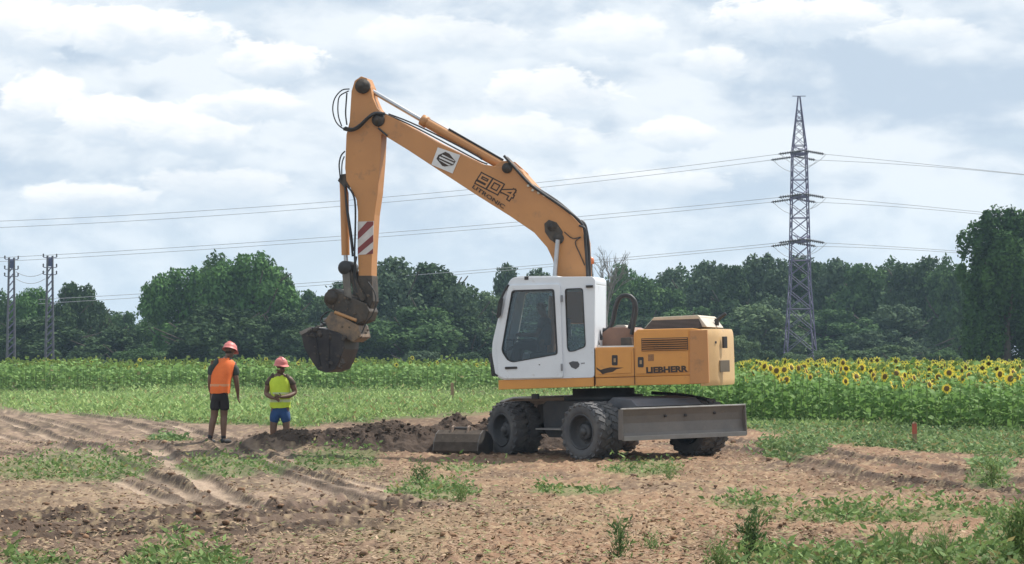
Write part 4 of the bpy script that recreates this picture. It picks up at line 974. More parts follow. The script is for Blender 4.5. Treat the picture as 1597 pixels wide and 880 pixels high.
# body: side shell with openings, roof, floor, rear wall
cabo = link('cab', plate_mesh([OUT, roundpoly(LS([(797, 448), (871, 446), (876, 588), (789, 590), (779, 586), (777, 540)], CN), .04), RW], CN + .03, .06, XS, .008), EX, white)
b = mb(); b.prism(LS([(796, 436), (802, 432.5), (924, 431.5), (928, 436), (928, 445), (792, 447)], CN), CN + .065, CF - .001); b.build('roof', white, cabo, .03)
b = mb(); b.prism(LS([(800, 433), (806, 430.5), (865, 430), (870, 432)], CN), CN + .15, CF - .1); b.build('roof_hatch', mat('hatch', (.6, .6, .6), rough=.6), cabo, .01)
b = mb(); b.prism(LS([(785, 586), (927, 583), (927, 589), (785, 593)], CN), CN + .065, CF - .001); b.build('cab_floor', interior, cabo)
b = mb(); b.prism(LS([(919, 445), (928, 444), (927, 583), (919, 583)], CN), CN + .065, CF - .07); b.build('rear_wall', white, cabo, .01)
# far side and front frame
link('far_side', plate_mesh([OUT, roundpoly(LS([(800, 455), (910, 452), (914, 545), (786, 552), (784, 545)], CN), .05)], CF - .03, .055, XS, .006), cabo, white)
fr = [(796, 438), (786, 456), (777, 495), (768, 534), (767, 552), (773, 587)]
for s0, s1 in ((CN + .065, CN + .13), (CF - .13, CF - .065)):
    b = mb(); P_ = LS(fr, CN)
    b.prism(P_ + [(x_ + .05, z_) for x_, z_ in P_[::-1]], s0, s1); b.build('front_post', white, cabo, .006)
b = mb(); P_ = LS(fr, CN); b.prism([(x_ + .012, z_) for x_, z_ in P_] + [(x_ + .022, z_) for x_, z_ in P_[::-1]], CN + .135, CF - .135); ws = b.build('windscreen', glass, cabo)
for nm_, poly in (('rear_side_window', RW),): link(nm_, plate_mesh([poly], CN + .03, .008, XS), cabo, glass)
link('window_seal', plate_mesh([RW, [(sum(p[0] for p in RW) / len(RW) + (p[0] - sum(q[0] for q in RW) / len(RW)) * .93, sum(p[1] for p in RW) / len(RW) + (p[1] - sum(q[1] for q in RW) / len(RW)) * .975) for p in RW]], CN - .003, .014, XS), cabo, black)
# door
DO = roundpoly(LS([(794, 445), (874, 443), (879, 589), (787, 591), (777, 586), (775, 540), (786, 480)], CN), .05)
door = link('door', plate_mesh([DO, DW], CN - .012, .045, XS, .008), EX, white)
link('window_pane', plate_mesh([DW], CN + .0, .008, XS), door, glass)
cxm, czm = sum(p[0] for p in DW) / len(DW), sum(p[1] for p in DW) / len(DW)
link('window_seal', plate_mesh([DW, [(cxm + (p[0] - cxm) * .955, czm + (p[1] - czm) * .965) for p in DW]], CN - .034, .012, XS), door, black)
hx, hz = ls(798, 574, CN); b = mb(); b.prism(roundpoly([(hx - .11, hz - .022), (hx + .11, hz - .017), (hx + .11, hz + .022), (hx - .11, hz + .022)], .02), CN - .05, CN - .034); b.build('handle', grillem, door, .003)
for hy_ in (466, 573):
    hx, hz = ls(877, hy_, CN); b = mb(); b.tube([(hx, CN - .045, hz - .06), (hx, CN - .045, hz + .06)], .018, 8); b.build('hinge', mat('hinge_grey', (.25, .26, .28), rough=.5), door)
hx, hz = ls(842, 569, CN); b = mb(); b.box(hx - .012, hx + .012, CN - .038, CN - .034, hz - .008, hz + .008); b.build('lock', grillem, door)
# dark mark and small label on the rear panel
def decal(pts, m, parent, y_=CN - .0035, th=.002, name='marking'): return link(name, plate_mesh([LS(pts, CN)], y_, th, XS), parent, m)
decal([(887, 566), (893, 563.5), (901, 564), (904, 568), (903, 572), (898, 576), (891, 573)], mat('smudge_dark', (.10, .10, .11), rough=.7), cabo)
decal([(906, 566), (912, 565.5), (912, 567.5), (906, 568)], mat('smudge_grey', (.3, .3, .32), rough=.7), cabo)
# drip rail, grab rail, wipers
b = mb(); b.tube(bez([lp(793, 444, CN - .02), lp(784, 460, CN - .03), lp(778, 480, CN - .04), lp(776, 494, CN - .03)], 4), .02, 8); b.build('grab_rail', black, cabo)
b = mb(); b.prism(LS([(777, 470), (781, 463), (784, 466), (780, 492), (776, 497), (774, 494)], CN - .12), CN - .12, CN - .06); b.build('mirror', black, EX, .008)
b = mb(); b.tube([lp(766, 570, CN + .02), lp(768, 580, CN + .02), lp(776, 587, CN + .0)], .02, 8); b.build('work_lamp', black, cabo)
b = mb(); b.box(*(lambda p: (p[0] - .02, p[0] + .1, CN - .04, CN + .02, p[1] - .02, p[1] + .02))(ls(916, 447, CN))); b.build('rear_bracket', grillem, cabo, .005)
b = mb(); p_ = lp(818, 434, CN); b.box(p_.x, p_.x + .07, CN - .01, CN + .05, p_.z - .03, p_.z + .03); b.build('roof_bracket', grillem, cabo)
# interior: seat, console, wheel column, sun visor strip
sx_, sz_ = ls(848, 545, -.75)
SEATX, SEATZ = sx_, sz_
seat = (lambda bb: bb.build('seat', interior, EX, .03))(mb().box(sx_ - .20, sx_ + .30, -.98, -.52, sz_ - .22, sz_ - .06).prism([(sx_ + .24, sz_ - .08), (sx_ + .36, sz_ - .08), (sx_ + .46, sz_ + .52), (sx_ + .36, sz_ + .56)], -.97, -.53))
b = mb(); b.prism([(sx_ - .95, sz_ - .05), (sx_ - .70, sz_ + .0), (sx_ - .66, sz_ - .45), (sx_ - .92, sz_ - .45)], -.9, -.6); b.build('console', interior, EX, .02)
b = mb(); b.tube([(sx_ - .62, -.75, sz_ - .4), (sx_ - .48, -.75, sz_ + .06)], .03, 8); T_c = Vector((sx_ - .48, -.75, sz_ + .07)); ax_ = Vector((-.35, 0, 1)).normalized(); u_ = ax_.cross(Vector((0, 1, 0))).normalized(); w_ = ax_.cross(u_)
b.tube([T_c + (u_ * math.cos(a) + w_ * math.sin(a)) * .19 for a in np.linspace(0, 2 * math.pi, 21)], .014, 6, caps=False); b.tube([T_c - w_ * .19, T_c + w_ * .19], .012, 6); b.build('steering_wheel', black, EX)
b = mb(); b.tube([lp(790, 530, CN + .14), lp(832, 530.5, CN + .14)], .014, 6); b.tube([lp(801, 530, CN + .14), lp(801, 556, CN + .14)], .014, 6); b.build('inner_rail', black, EX)
b = mb(); b.prism(LS([(884, 509), (891, 508), (892, 525), (886, 526)], -.6), -.62, -.6); b.build('paper_notice', mat('notice_grey', (.45, .52, .52), rough=.7), EX)

# ---- boom
BN, BF = -.20, .24
bt_ = [(601, 178), (618, 186), (682, 222), (751, 256), (776, 260), (800, 259), (809, 263), (836, 293), (867, 315), (893, 338), (907, 353), (913, 378), (915, 430), (925, 505)]
bb_ = [(872, 505), (866, 428), (862, 405), (853, 386), (833, 363), (795, 337), (744, 305), (680, 263), (636, 234), (600, 212), (590, 200)]
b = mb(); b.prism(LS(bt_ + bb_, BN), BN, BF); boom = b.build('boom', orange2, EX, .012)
# doubler plates on the web
for pts in ([(849, 349), (856, 343), (868, 347), (878, 362), (876, 374), (868, 380), (858, 374), (850, 362)],):
    b = mb(); b.prism(LS(pts, BN), BN - .012, BN + .01); b.build('boom_boss', grime, EX, .004)
for (cx_, cy_, r_, m_) in ((860, 353, .085, grime), (870, 372, .10, grime), (790, 262, .095, grime), (589, 187, .12, grime), (564, 134, .135, grime)):
    p = lp(cx_, cy_, BN - .05); b = mb(); b.lathe([(0, -.02), (r_ * .62, -.02), (r_ * .66, .02), (r_, .025), (r_, .12), (0, .12)], p, (0, 1, 0), 20); b.lathe([(0, -.035), (r_ * .3, -.035), (r_ * .3, -.01), (0, -.01)], p, (0, 1, 0), 12); b.build('pivot_pin', m_, EX)
# lug for the dipper cylinder
b = mb(); b.prism(LS([(766, 262), (780, 252), (795, 250), (815, 268), (824, 286), (800, 285)], BN), BN + .02, BN + .07); b.prism(LS([(766, 262), (780, 252), (795, 250), (815, 268), (824, 286), (800, 285)], BN), BF - .07, BF - .02); b.build('boom_lug', orange2, EX, .006)
# lift cylinders each side
for yy in (BN - .12, BF + .12):
    b = mb(); b.tube([lp(870, 374, BN - .12) + Vector((0, yy - BN + .12, 0)), lp(862, 470, BN - .12) + Vector((0, yy - BN + .12, 0))], .042, 12); b.build('lift_cylinder_rod', chrome, EX)
    b = mb(); b.tube([lp(862.5, 462, BN - .12) + Vector((0, yy - BN + .12, 0)), lp(858, 560, BN - .12) + Vector((0, yy - BN + .12, 0))], .075, 14); b.build('lift_cylinder', orange2, EX)
# ---- dipper arm
SN, SF = -.15, .19
st = [(548, 142), (553, 126), (563, 119), (572, 122), (578, 136), (581, 152), (588, 168), (598, 180), (601, 200), (595, 210), (593, 250), (589, 300), (584, 335), (580, 400), (578, 470), (572, 486), (564, 480), (560, 462), (558, 400), (558, 330), (556, 312), (549, 298), (540, 282), (538, 262), (540, 210), (545, 190)]
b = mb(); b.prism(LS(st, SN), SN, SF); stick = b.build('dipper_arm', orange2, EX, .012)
b = mb(); b.prism(LS([(558, 430), (580, 430), (582, 470), (574, 488), (560, 482), (556, 455)], SN), SN - .008, SF + .008); b.build('arm_tip', grime, EX, .01)
# dipper cylinder (on top of the boom)
CY = (SN + SF) / 2
b = mb(); b.tube([lp(566, 134, CY), lp(662, 190, CY)], .042, 12); b.build('dipper_cylinder_rod', chrome, EX)
b = mb(); b.tube([lp(658, 187, CY), lp(664, 190.5, CY), lp(786, 260, CY)], [.078, .090, .090], 16); b.lathe([(.0, -.09), (.105, -.09), (.105, .03), (0, .03)], lp(664, 190.5, CY), lp(786, 260, CY) - lp(664, 190.5, CY), 16); b.build('dipper_cylinder', orange2, EX)
for off, c0, c1 in ((-7, 668, 792), (-10, 700, 785)):
    b = mb(); P_ = [lp(x_, 190.5 + (x_ - 664) * .57 + off, CY - .03) for x_ in np.linspace(c0, c1, 6)]; b.tube(P_, .016, 8); b.build('cylinder_pipe', black, EX)
# bucket cylinder (left of the arm)
b = mb(); b.tube([lp(534, 283, CY), lp(537, 302, CY), lp(539, 398, CY)], [.055, .08, .075], 14); b.build('bucket_cylinder', orange2, EX)
b = mb(); b.tube([lp(539, 396, CY), lp(540, 412, CY)], .04, 10); b.build('bucket_cylinder_rod', chrome, EX)
b = mb(); b.prism(LS([(526, 282), (531, 272), (545, 270), (548, 284), (536, 292)], SN), SN + .02, SF - .02); b.build('cylinder_bracket', grime, EX, .008)
# linkage
def bar(name, a, c, w, y0, y1, m):
    p, q = Vector(ls(*a, SN)), Vector(ls(*c, SN)); d = (q - p).normalized(); n = Vector((-d.y, d.x)); b = mb()
    pts = [p + n * w, p - d * w * .7 + n * w * .5, p - d * w * .7 - n * w * .5, p - n * w, q - n * w, q + d * w * .7 - n * w * .5, q + d * w * .7 + n * w * .5, q + n * w]
    b.prism([(v.x, v.y) for v in pts], y0, y1); return b.build(name, m, EX, .006)
b = mb(); b.lathe([(0, -.12), (.10, -.12), (.13, -.09), (.13, .32), (.10, .36), (0, .36)], lp(540, 418, SN - .0), (0, 1, 0), 16); b.build('linkage_pin', black, EX)
for (y0, y1) in ((SN - .07, SN - .02), (SF + .02, SF + .07)):
    bar('rocker_link', (541, 418), (568, 466), .055, y0, y1, grime)
    bar('connecting_link', (541, 418), (546, 470), .07, y0 - .03 if y0 < 0 else y1, y0 if y0 < 0 else y1 + .03, mat('link_grey', (.20, .185, .165), (.12, .11, .10), rough=.6, metal=.3, scale=6))
# tilt head / quick hitch
b = mb(); b.prism(LS([(510, 460), (514, 452), (524, 450), (546, 462), (574, 474), (579, 486), (574, 500), (560, 506), (548, 500), (528, 488), (514, 480), (507, 470)], SN), SN - .10, SF + .10); b.build('tilt_head', grime, EX, .02)
b = mb(); b.lathe([(0, -.03), (.12, -.03), (.12, .42), (0, .42)], lp(516, 464, SN - .12), (0, 1, 0), 16); b.build('tilt_cylinder', grime, EX)
b = mb(); b.prism(LS([(520, 486), (548, 500), (562, 508), (566, 526), (554, 534), (534, 524), (516, 516), (510, 500)], SN), SN - .14, SF + .14); b.build('quick_hitch', mat('hitch_brown', (.30, .20, .12), (.12, .10, .085), rough=.6, metal=.2, scale=7, bump=.2), EX, .015)
b = mb(); b.tube([lp(522, 487, SN - .14), lp(556, 500, SN - .14)], .03, 8); b.build('hitch_edge', mat('hitch_copper', (.50, .27, .12), rough=.6), EX)
# bucket
BW0, BW1 = -.40, .44
prof_ = [(477, 518), (490, 511), (512, 513), (530, 518), (545, 526), (543, 545), (537, 562), (530, 576), (516, 581), (503, 577), (492, 561), (481, 541)]
PO = LS(prof_, SN); cx_, cz_ = sum(p[0] for p in PO) / len(PO), sum(p[1] for p in PO) / len(PO)
op = PO[3:11]; inn = [(cx_ + (p[0] - cx_) * .93, cz_ + (p[1] - cz_) * .93) for p in op]
bk = mat('bucket_steel', (.026, .025, .030), (.055, .048, .048), rough=.55, metal=.4, scale=4, spots=(.10, .08, .07), bump=.2)
PO2 = PO[2:]
b = mb(); ring = PO[1:]; inn = [(cx_ + (p[0] - cx_) * .93, cz_ + (p[1] - cz_) * .93) for p in ring]; b.prism(ring + inn[::-1], BW0, BW1); bucket = b.build('bucket', bk, EX)
for y0 in (BW0 - .015, BW1 - .015):
    b = mb(); b.prism(PO, y0, y0 + .03); b.build('bucket_side', bk, bucket, .006)
b = mb(); P_ = LS([(474, 518), (492, 510), (494, 514), (477, 523)], SN); b.prism(P_, BW0 - .02, BW1 + .02); b.build('bucket_lip', mat('worn_lip', (.28, .25, .23), (.18, .16, .15), rough=.5, metal=.5), bucket, .004)
for i, (a, c) in enumerate([((498, 518), (506, 570)), ((520, 520), (520, 574))]):
    b = mb(); p, q = lp(*a, SN), lp(*c, SN); b.tube([(p.x, BW0 - .02, p.z), (q.x, BW0 - .02, q.z)], .018, 6); b.build('side_rib', bk, bucket)
for s in (SN - .02, SF - .02):
    b = mb(); b.prism(LS([(508, 516), (520, 502), (550, 512), (548, 530), (530, 532)], SN), s, s + .04); b.build('bucket_ear', bk, bucket, .005)
for a, c in (((500, 508), (518, 500)), ((505, 500), (522, 494)), ((512, 512), (524, 508))):
    b = mb(); b.tube([lp(*a, SN - .05), lp(*c, SN - .05)], .035, 8); b.build('hitch_coupling', mat('pale_steel', (.35, .33, .31), (.12, .12, .12), rough=.5, metal=.5, scale=20), EX)
# mud stuck to bucket and hitch
def stuck(name, px0, px1, py0, py1, n, y0, y1, s0, s1, m, parent):
    b = mb(); r = random.Random(len(name) + n)
    for _ in range(n):
        c = lp(r.uniform(px0, px1), r.uniform(py0, py1), r.choice((y0, y1)) + r.uniform(-.02, .02)); s_ = r.uniform(s0, s1)
        vs = [c + Vector((v[0] * s_ * r.uniform(.7, 1.6), v[1] * s_ * .5, v[2] * s_ * r.uniform(.6, 1.3))) for v in iv]; b.add(vs, [list(map(int, f)) for f in ifc])
    return tag(b.build(name, m, parent), kind='stuff')
mudm = mat('caked_mud', (.05, .043, .04), (.09, .075, .065), rough=.95, bump=.8, bscale=12)
stuck('caked_mud', 488, 540, 520, 574, 50, BW0 - .02, BW1, .012, .045, mudm, bucket)
stuck('caked_mud', 478, 500, 511, 524, 16, BW0 - .02, BW1, .02, .06, mudm, bucket)
stuck('caked_mud', 512, 574, 456, 530, 44, SN - .13, SN - .10, .01, .03, mat('hitch_mud', (.14, .105, .075), (.08, .065, .05), rough=.95, bump=.6), EX)
# hoses on the arms
for pts, r, yy in [([(545, 139), (533, 141), (522, 154), (519, 172), (524, 190), (534, 200), (545, 203)], .012, SN - .02), ([(544, 142), (530, 150), (527, 165), (528, 182), (533, 197)], .012, SN + .03), ([(541, 145), (540, 158), (539, 178), (541, 195)], .014, SN - .03),
                   ([(536, 201), (548, 203), (560, 198), (572, 186), (584, 177), (600, 178)], .032, SN - .09), ([(538, 199), (550, 201), (562, 194), (574, 183), (588, 176)], .022, SN - .12),
                   ([(600, 178), (625, 188), (660, 205), (700, 226), (745, 250), (760, 256)], .014, BN + .02), ([(606, 178), (640, 191), (690, 215), (738, 240), (752, 249)], .014, BN + .12), ([(590, 200), (604, 212)], .018, BN - .02),
                   ([(790, 246), (800, 256), (812, 268), (822, 281), (836, 293), (867, 313), (892, 334), (906, 349)], .030, BN + .06), ([(786, 243), (802, 261), (824, 285), (845, 301), (880, 325), (908, 350), (913, 380), (916, 425), (917, 440)], .026, BN - .02), ([(905, 345), (912, 352), (917, 380), (919, 420), (919, 436)], .034, BN + .1),
                   ([(903, 352), (912, 356), (914, 368)], .02, BN - .05), ([(880, 362), (893, 372), (906, 370), (897, 378), (905, 398), (912, 414)], .009, BN - .02),
                   ([(538, 236), (532, 243), (529, 256), (530, 270), (531, 280)], .014, SN), ([(537, 244), (534, 252), (533, 262), (533, 275)], .012, SN - .04),
                   ([(538, 288), (540, 320), (544, 350), (548, 380), (550, 400)], .020, SN - .03), ([(541, 290), (550, 302), (554, 320), (554, 360), (553, 400), (556, 440), (562, 468)], .018, SN - .05), ([(537, 290), (543, 330), (549, 370), (551, 392)], .012, SN + .0),
                   ([(556, 400), (552, 430), (558, 460)], .018, SN - .06), ([(574, 440), (584, 456), (586, 474), (580, 492), (572, 502), (564, 520)], .012, SN - .08), ([(508, 508), (500, 500), (506, 490), (514, 486)], .014, SN - .1)]:
    b = mb(); b.tube(bez([lp(a, c, yy) for a, c in pts], 4), r, 7); b.build('hose', black, EX)
b = mb()
for q in ((831, 297), (840, 301), (849, 305), (824, 290)): p = lp(*q, BN - .01); b.lathe([(0, -.02), (.025, -.02), (.025, .03), (0, .03)], p, (0, 1, 0), 8)
b.build('hose_clips', mat('clip_pale', (.62, .56, .45), rough=.5), EX)
b = mb(); b.lathe([(0, .0), (.05, .0), (.055, .08), (.035, .12), (0, .13)], lp(922, 412, .3), (0, 0, 1), 14); beacon = b.build('beacon', mat('beacon_orange', (.75, .22, .08), rough=.3, coat=.5), EX)
b = mb(); b.tube([lp(922, 412, .3), lp(922, 450, .3)], .025, 8); b.build('beacon_post', black, EX)
# red and white warning plate on the arm, emblem plate and lettering on the boom
wp = LS([(558, 346), (583, 345), (582, 396), (558, 398)], SN); xa, xb = wp[0][0], wp[1][0] - .0; za, zb = wp[3][1], wp[0][1]
wpl = link('warning_plate', plate_mesh([wp], SN - .005, .008, XS), EX, mat('plate_white', (.62, .58, .56), (.5, .47, .45), rough=.5, scale=8))
redp = mat('plate_red', (.24, .045, .045), (.18, .04, .04), rough=.5)
for poly in ([(558, 368), (558, 358), (570, 346), (583, 345), (583, 348)], [(558, 398), (558, 386), (583, 364), (583, 376)], [(558.5, 376), (583, 354), (583, 350), (558, 372)]):
    pass
for poly in ([(558.4, 374), (558.4, 362), (573, 345.8), (582.6, 345.6), (582.6, 351)], [(558.4, 397), (558.4, 387), (582.4, 366), (582.3, 377)], [(571, 397), (582, 388), (582, 396)]):
    link('red_stripe', plate_mesh([LS(poly, SN)], SN - .0105, .002, XS), wpl, redp)
em = link('emblem_plate', plate_mesh([LS([(683, 230), (718, 242), (706, 271), (673, 257)], BN)], BN - .006, .01, XS), EX, mat('emblem_white', (.72, .72, .72), rough=.5))
link('emblem', plate_mesh([LS([(695, 237), (701, 240), (711, 252), (707, 258), (694, 260), (690, 259), (681, 248), (684, 242)], BN), LS([(686, 244), (708, 254), (707, 256.5), (685, 246.5)], BN), LS([(690, 241), (709, 250.5), (709, 252), (689, 243)], BN), LS([(684.5, 248.5), (704, 258), (700, 258.5), (686, 250.5)], BN)], BN - .0125, .002, XS), em, inkm)
def lettering(body, a, c, hpx, y_, m, parent, name='lettering', off=0.0, shear=0.0, grow=1.0, lift=.0):
    """text whose base line runs between two points of the flat face at y_"""
    me = text_mesh(body, off); P_ = np.array([v.co[:] for v in me.vertices]); lo, hi = P_.min(0), P_.max(0)
    p, q = Vector(ls(*a, y_)), Vector(ls(*c, y_)); d = (q - p); n = Vector((-d.y, d.x)).normalized() * (hpx / F_PX * 40.3)
    ex = (hi[0] - lo[0]); ey = (hi[1] - lo[1])
    for v in me.vertices:
        u_, w_ = (v.co.x - lo[0]) / ex, (v.co.y - lo[1]) / ey; u_ = (u_ - .5) * grow + .5; w_ = (w_ - .5) * grow + .5
        s_ = p + d * (u_ + shear * w_) + n * w_; r2 = XS @ Vector((s_.x, y_ - .004 - lift + v.co.z, s_.y)); v.co = r2
    return link(name, me, parent, m)
DIG = {'9': [(1, 0, 1, 1), (1, 1, 0, 1), (0, 1, 0, .45), (0, .45, 1, .45), (0, 0, 1, 0)], '0': [(0, 0, 1, 0), (1, 0, 1, 1), (1, 1, 0, 1), (0, 1, 0, 0)], '4': [(1, 0, 1, 1), (0, .42, 1, 1), (0, .42, 1.15, .42)]}
def digits(txt, a, c, hpx, y_, wd, m, name):
    """block numerals made of bars, along a base line on the web of the boom"""
    p, q = Vector(ls(*a, y_)), Vector(ls(*c, y_)); d = (q - p); n = Vector((-d.y, d.x)).normalized() * (hpx / F_PX * 40.3); b = mb(); k = 0
    dn = d.normalized(); nn = n.normalized()
    for i_, ch in enumerate(txt):
        for (xa_, za_, xb_, zb_) in DIG[ch]:
            f = lambda x_, z_: p + d * ((i_ + .10 + x_ * .72) / len(txt)) + n * z_ + dn * (z_ * .02)
            u_, v_ = f(xa_, za_), f(xb_, zb_); e = (v_ - u_).normalized(); w_ = Vector((-e.y, e.x)) * wd; u_ -= e * wd; v_ += e * wd
            b.prism([(u_ + w_)[:], (u_ - w_)[:], (v_ - w_)[:], (v_ + w_)[:]], y_ - .003 - k * .0003, y_); k += 1
    return b.build(name, m, EX)
digits('904', (742, 284), (797, 312), 15, BN, .040, inkm, 'lettering')
digits('904', (742, 284), (797, 312), 15, BN - .0075, .017, orange2, 'lettering')
lettering('LITRONIC', (736, 293), (785, 326), 6.5, BN - .012, inkm, EX, off=.02)
lettering('LIEBHERR', (1008, 582.5), (1073, 580), 9.5, YN - .012, inkm, door_e, off=.05)
for (a, c, w2) in ((999.5, 565, 4.5), (959, 562, 4.5)):
    pr = door_e if a > 990 else door_t
    link('latch_plate', plate_mesh([roundpoly(LS([(a - w2, c - 8), (a + w2, c - 8), (a + w2, c + 8), (a - w2, c + 8)], YN), .02)], YN - .015, .006, XS), pr, grillem)
    link('latch', plate_mesh([LS([(a - 1.6, c - 3), (a + 1.8, c - 3), (a + 1.8, c + 3), (a - 1.6, c + 3)], YN)], YN - .021, .006, XS), pr, mat('latch_tan', (.42, .27, .15), rough=.5))
link('info_sticker', plate_mesh([LS([(1011, 553), (1020, 552.6), (1020, 563), (1011, 563.4)], YN)], YN - .0135, .002, XS), door_e, mat('sticker_dull', (.36, .18, .07), (.2, .1, .05), rough=.6, scale=60))
# bird shaped swoosh emblem on the storage side
link('bird_emblem', plate_mesh([LS([(930, 573), (937, 577), (943, 575), (952, 573), (973, 573.5), (962, 576), (956, 580), (946, 582), (940, 584), (936, 580), (931, 576)], YN)], YN - .0135, .002, XS), door_t, inkm)
b = mb()
for xq in (988.5, 927): 
    p, q = lp(xq, 543, YN), lp(xq, 601, YN); b.box(p.x - .004, p.x + .004, YN - .003, YN + .02, q.z + .01, p.z)
b.build('panel_seam', inkm, EX)

# ---- undercarriage
CH = 31.0
XC = Matrix.Rotation(R(-(90 - CH)), 4, 'Z')      # local +x runs towards the blade, +y to its left-hand (far) side
XCI = (ROOT @ XC).inverted()
def mc(): return MB(XC)
b = mc(); b.lathe([(0, .86), (.62, .86), (.62, .98), (.70, .99), (.70, 1.08), (.55, 1.09), (.55, 1.20), (0, 1.20)], (0, 0, 0), (0, 0, 1), 40); b.build('slewing_ring', darkm, EX)
b = mc(); b.prism([(-1.62, .62), (-1.5, .92), (-.6, .98), (.6, .98), (1.5, .90), (1.66, .60), (1.2, .48), (.5, .42), (-.5, .42), (-1.2, .48)], -.46, .46); b.build('chassis', darkm, EX, .02)
for s in (-1, 1):
    b = mc(); b.prism([(-.62, .94), (-.5, 1.0), (.5, 1.0), (.62, .94), (.60, .50), (.45, .36), (-.45, .36), (-.60, .50)], s * .47, s * (.47 + .42)) if s > 0 else b.prism([(-.62, .94), (-.5, 1.0), (.5, 1.0), (.62, .94), (.60, .50), (.45, .36), (-.45, .36), (-.60, .50)], -.89, -.47); b.build('step_box', darkm, EX, .02)
    b = mc(); b.box(-.52, .52, s * .98 - .13, s * .98 + .13, .50, .53); b.build('step', mat('step_steel', (.30, .29, .28), rough=.5, metal=.3), EX, .004)
b = mc(); b.prism([(-1.95, .86), (-1.80, 1.01), (-1.35, 1.08), (-.72, 1.08), (-.72, 1.05), (-1.35, 1.05), (-1.78, .98), (-1.92, .85)], -1.05, 1.05); b.build('mudguard', mat('guard_sunlit', (.45, .44, .43), (.28, .27, .26), rough=.4), EX)  # lightened base colour carries the sunlit look of the guard top
for xa in (-1.3, 1.3):
    b = mc(); b.tube([(xa, -1.0, .5), (xa, 1.0, .5)], .11, 12); b.lathe([(0, -.26), (.15, -.22), (.2, 0), (.15, .22), (0, .26)], (xa, 0, .5), (1, 0, 0), 14); b.build('axle', darkm, EX)
# wheels (twin tyres)
def tyre_mesh():
    b = MB(); Rr, w = .505, .125; pr = [(.285, -w * .78), (.30, -w * .98), (.38, -w * 1.12), (.45, -w * 1.06), (.485, -w * .82), (.49, 0), (.485, w * .82), (.45, w * 1.06), (.38, w * 1.12), (.30, w * .98), (.285, w * .78)]
    b.lathe(pr, (0, 0, 0), (0, 1, 0), 44, closed=True)
    for k in range(22):
        for s in (-1, 1):
            a = 2 * math.pi * (k + (.5 if s > 0 else 0)) / 22; T_ = Matrix.Rotation(a, 4, 'Y') @ Matrix.Translation((0, s * w * .52, .488)) @ Matrix.Rotation(s * R(24), 4, 'Z')
            b.box(-.034, .034, -w * .52, w * .52, -.02, .014, T_)
            T_ = Matrix.Rotation(a, 4, 'Y') @ Matrix.Translation((0, s * w * .98, .462)) @ Matrix.Rotation(s * R(-38), 4, 'X'); b.box(-.032, .032, -.035, .03, -.02, .012, T_)
    me = b.mesh('tyre'); me.materials.append(tyrem); return me
TY = tyre_mesh()
def rim_mesh():
    b = MB(); b.lathe([(.288, -.11), (.305, -.10), (.305, -.125), (.285, -.135), (.272, -.10), (.262, .02), (.15, .05), (.14, .0), (.14, -.03), (.115, -.05), (0, -.055)], (0, 0, 0), (0, 1, 0), 36)
    b.lathe([(.285, .10), (.27, .06), (.27, .5), (.285, .48)], (0, 0, 0), (0, 1, 0), 28); b.lathe([(0, -.10), (.06, -.10), (.075, -.05), (.075, 0)], (0, 0, 0), (0, 1, 0), 16)
    for k in range(10): a = 2 * math.pi * k / 10; b.lathe([(0, -.012), (.014, -.012), (.014, .02), (0, .02)], (.20 * math.cos(a), .03, .20 * math.sin(a)), (0, 1, 0), 6)
    me = b.mesh('wheel'); me.materials.append(darkm); return me
RM = rim_mesh()
def wheel(xa, s, steer):
    T_ = XC @ Matrix.Translation((xa, s * 1.22, .495)) @ Matrix.Rotation(R(steer), 4, 'Z') @ (Matrix.Identity(4) if s < 0 else Matrix.Rotation(math.pi, 4, 'Z'))
    o = link('wheel', RM, EX); o.matrix_local = T_
    for yo in (0, .30): t = link('tyre', TY, o); t.location = (0, yo, 0); t.rotation_euler = (0, yo * 3, 0)
for xa, st_ in ((1.3, 11), (-1.3, 1)):
    for s in (-1, 1): wheel(xa, s, st_)
# dozer blade, its arms and cylinders
bx = 2.38
cs_ = [(.10, -.02), (.03, .08), (0, .24), (.02, .36), (.07, .475)]
BZ = .40
b = mc(); b.prism([(bx + x_, BZ + z_) for x_, z_ in cs_] + [(bx + x_ - .03, BZ + z_) for x_, z_ in cs_[::-1]], -1.26, 1.26); blade = b.build('dozer_blade', bladem, EX, .004)
b = mc(); b.box(bx + .045, bx + .095, -1.265, 1.265, BZ + .472, BZ + .495); b.build('blade_top_edge', mat('edge_highlight', (.62, .60, .56), (.42, .40, .37), rough=.4), blade, .004)  # bright strip: highlight on the blade top painted as a pale colour
b = mc(); b.box(bx + .06, bx + .115, -1.25, 1.25, BZ - .045, BZ + .03); b.build('cutting_edge', mat('edge_worn', (.26, .245, .23), rough=.45, metal=.4), blade, .004)
for s in (-1, 1):
    b = mc(); b.prism([(bx - .03, BZ - .02), (bx + .11, BZ - .03), (bx + .09, BZ + .475), (bx - .01, BZ + .475)], s * 1.26 - .012, s * 1.26 + .012); b.build('blade_end', bladem, blade, .003)
    b = mc(); b.prism([(bx - .02, BZ + .05), (bx - .02, BZ + .22), (1.55, .62), (1.55, .50)], s * .62 - .04, s * .62 + .04); b.build('blade_arm', darkm, EX, .006)
    b = mc(); b.tube([(bx - .05, s * .3, BZ + .33), (1.5, s * .3, .85)], .05, 10); b.build('blade_cylinder', darkm, EX)
for y_, z_ in ((-.36, .34), (.05, .34), (.65, .36)):
    b = mc(); b.lathe([(0, .0), (.022, .0), (.022, .05), (0, .05)], (bx + .004, y_, BZ + z_), (1, 0, 0), 10); b.build('blade_hole', grillem, blade)
b = mc(); b.prism([(.9, .92), (1.2, 1.06), (1.75, 1.02), (1.95, .90), (1.7, .86), (.9, .86)], -.6, .75); b.build('front_cover', mat('cover_grey', (.13, .135, .15), rough=.5), EX, .015)
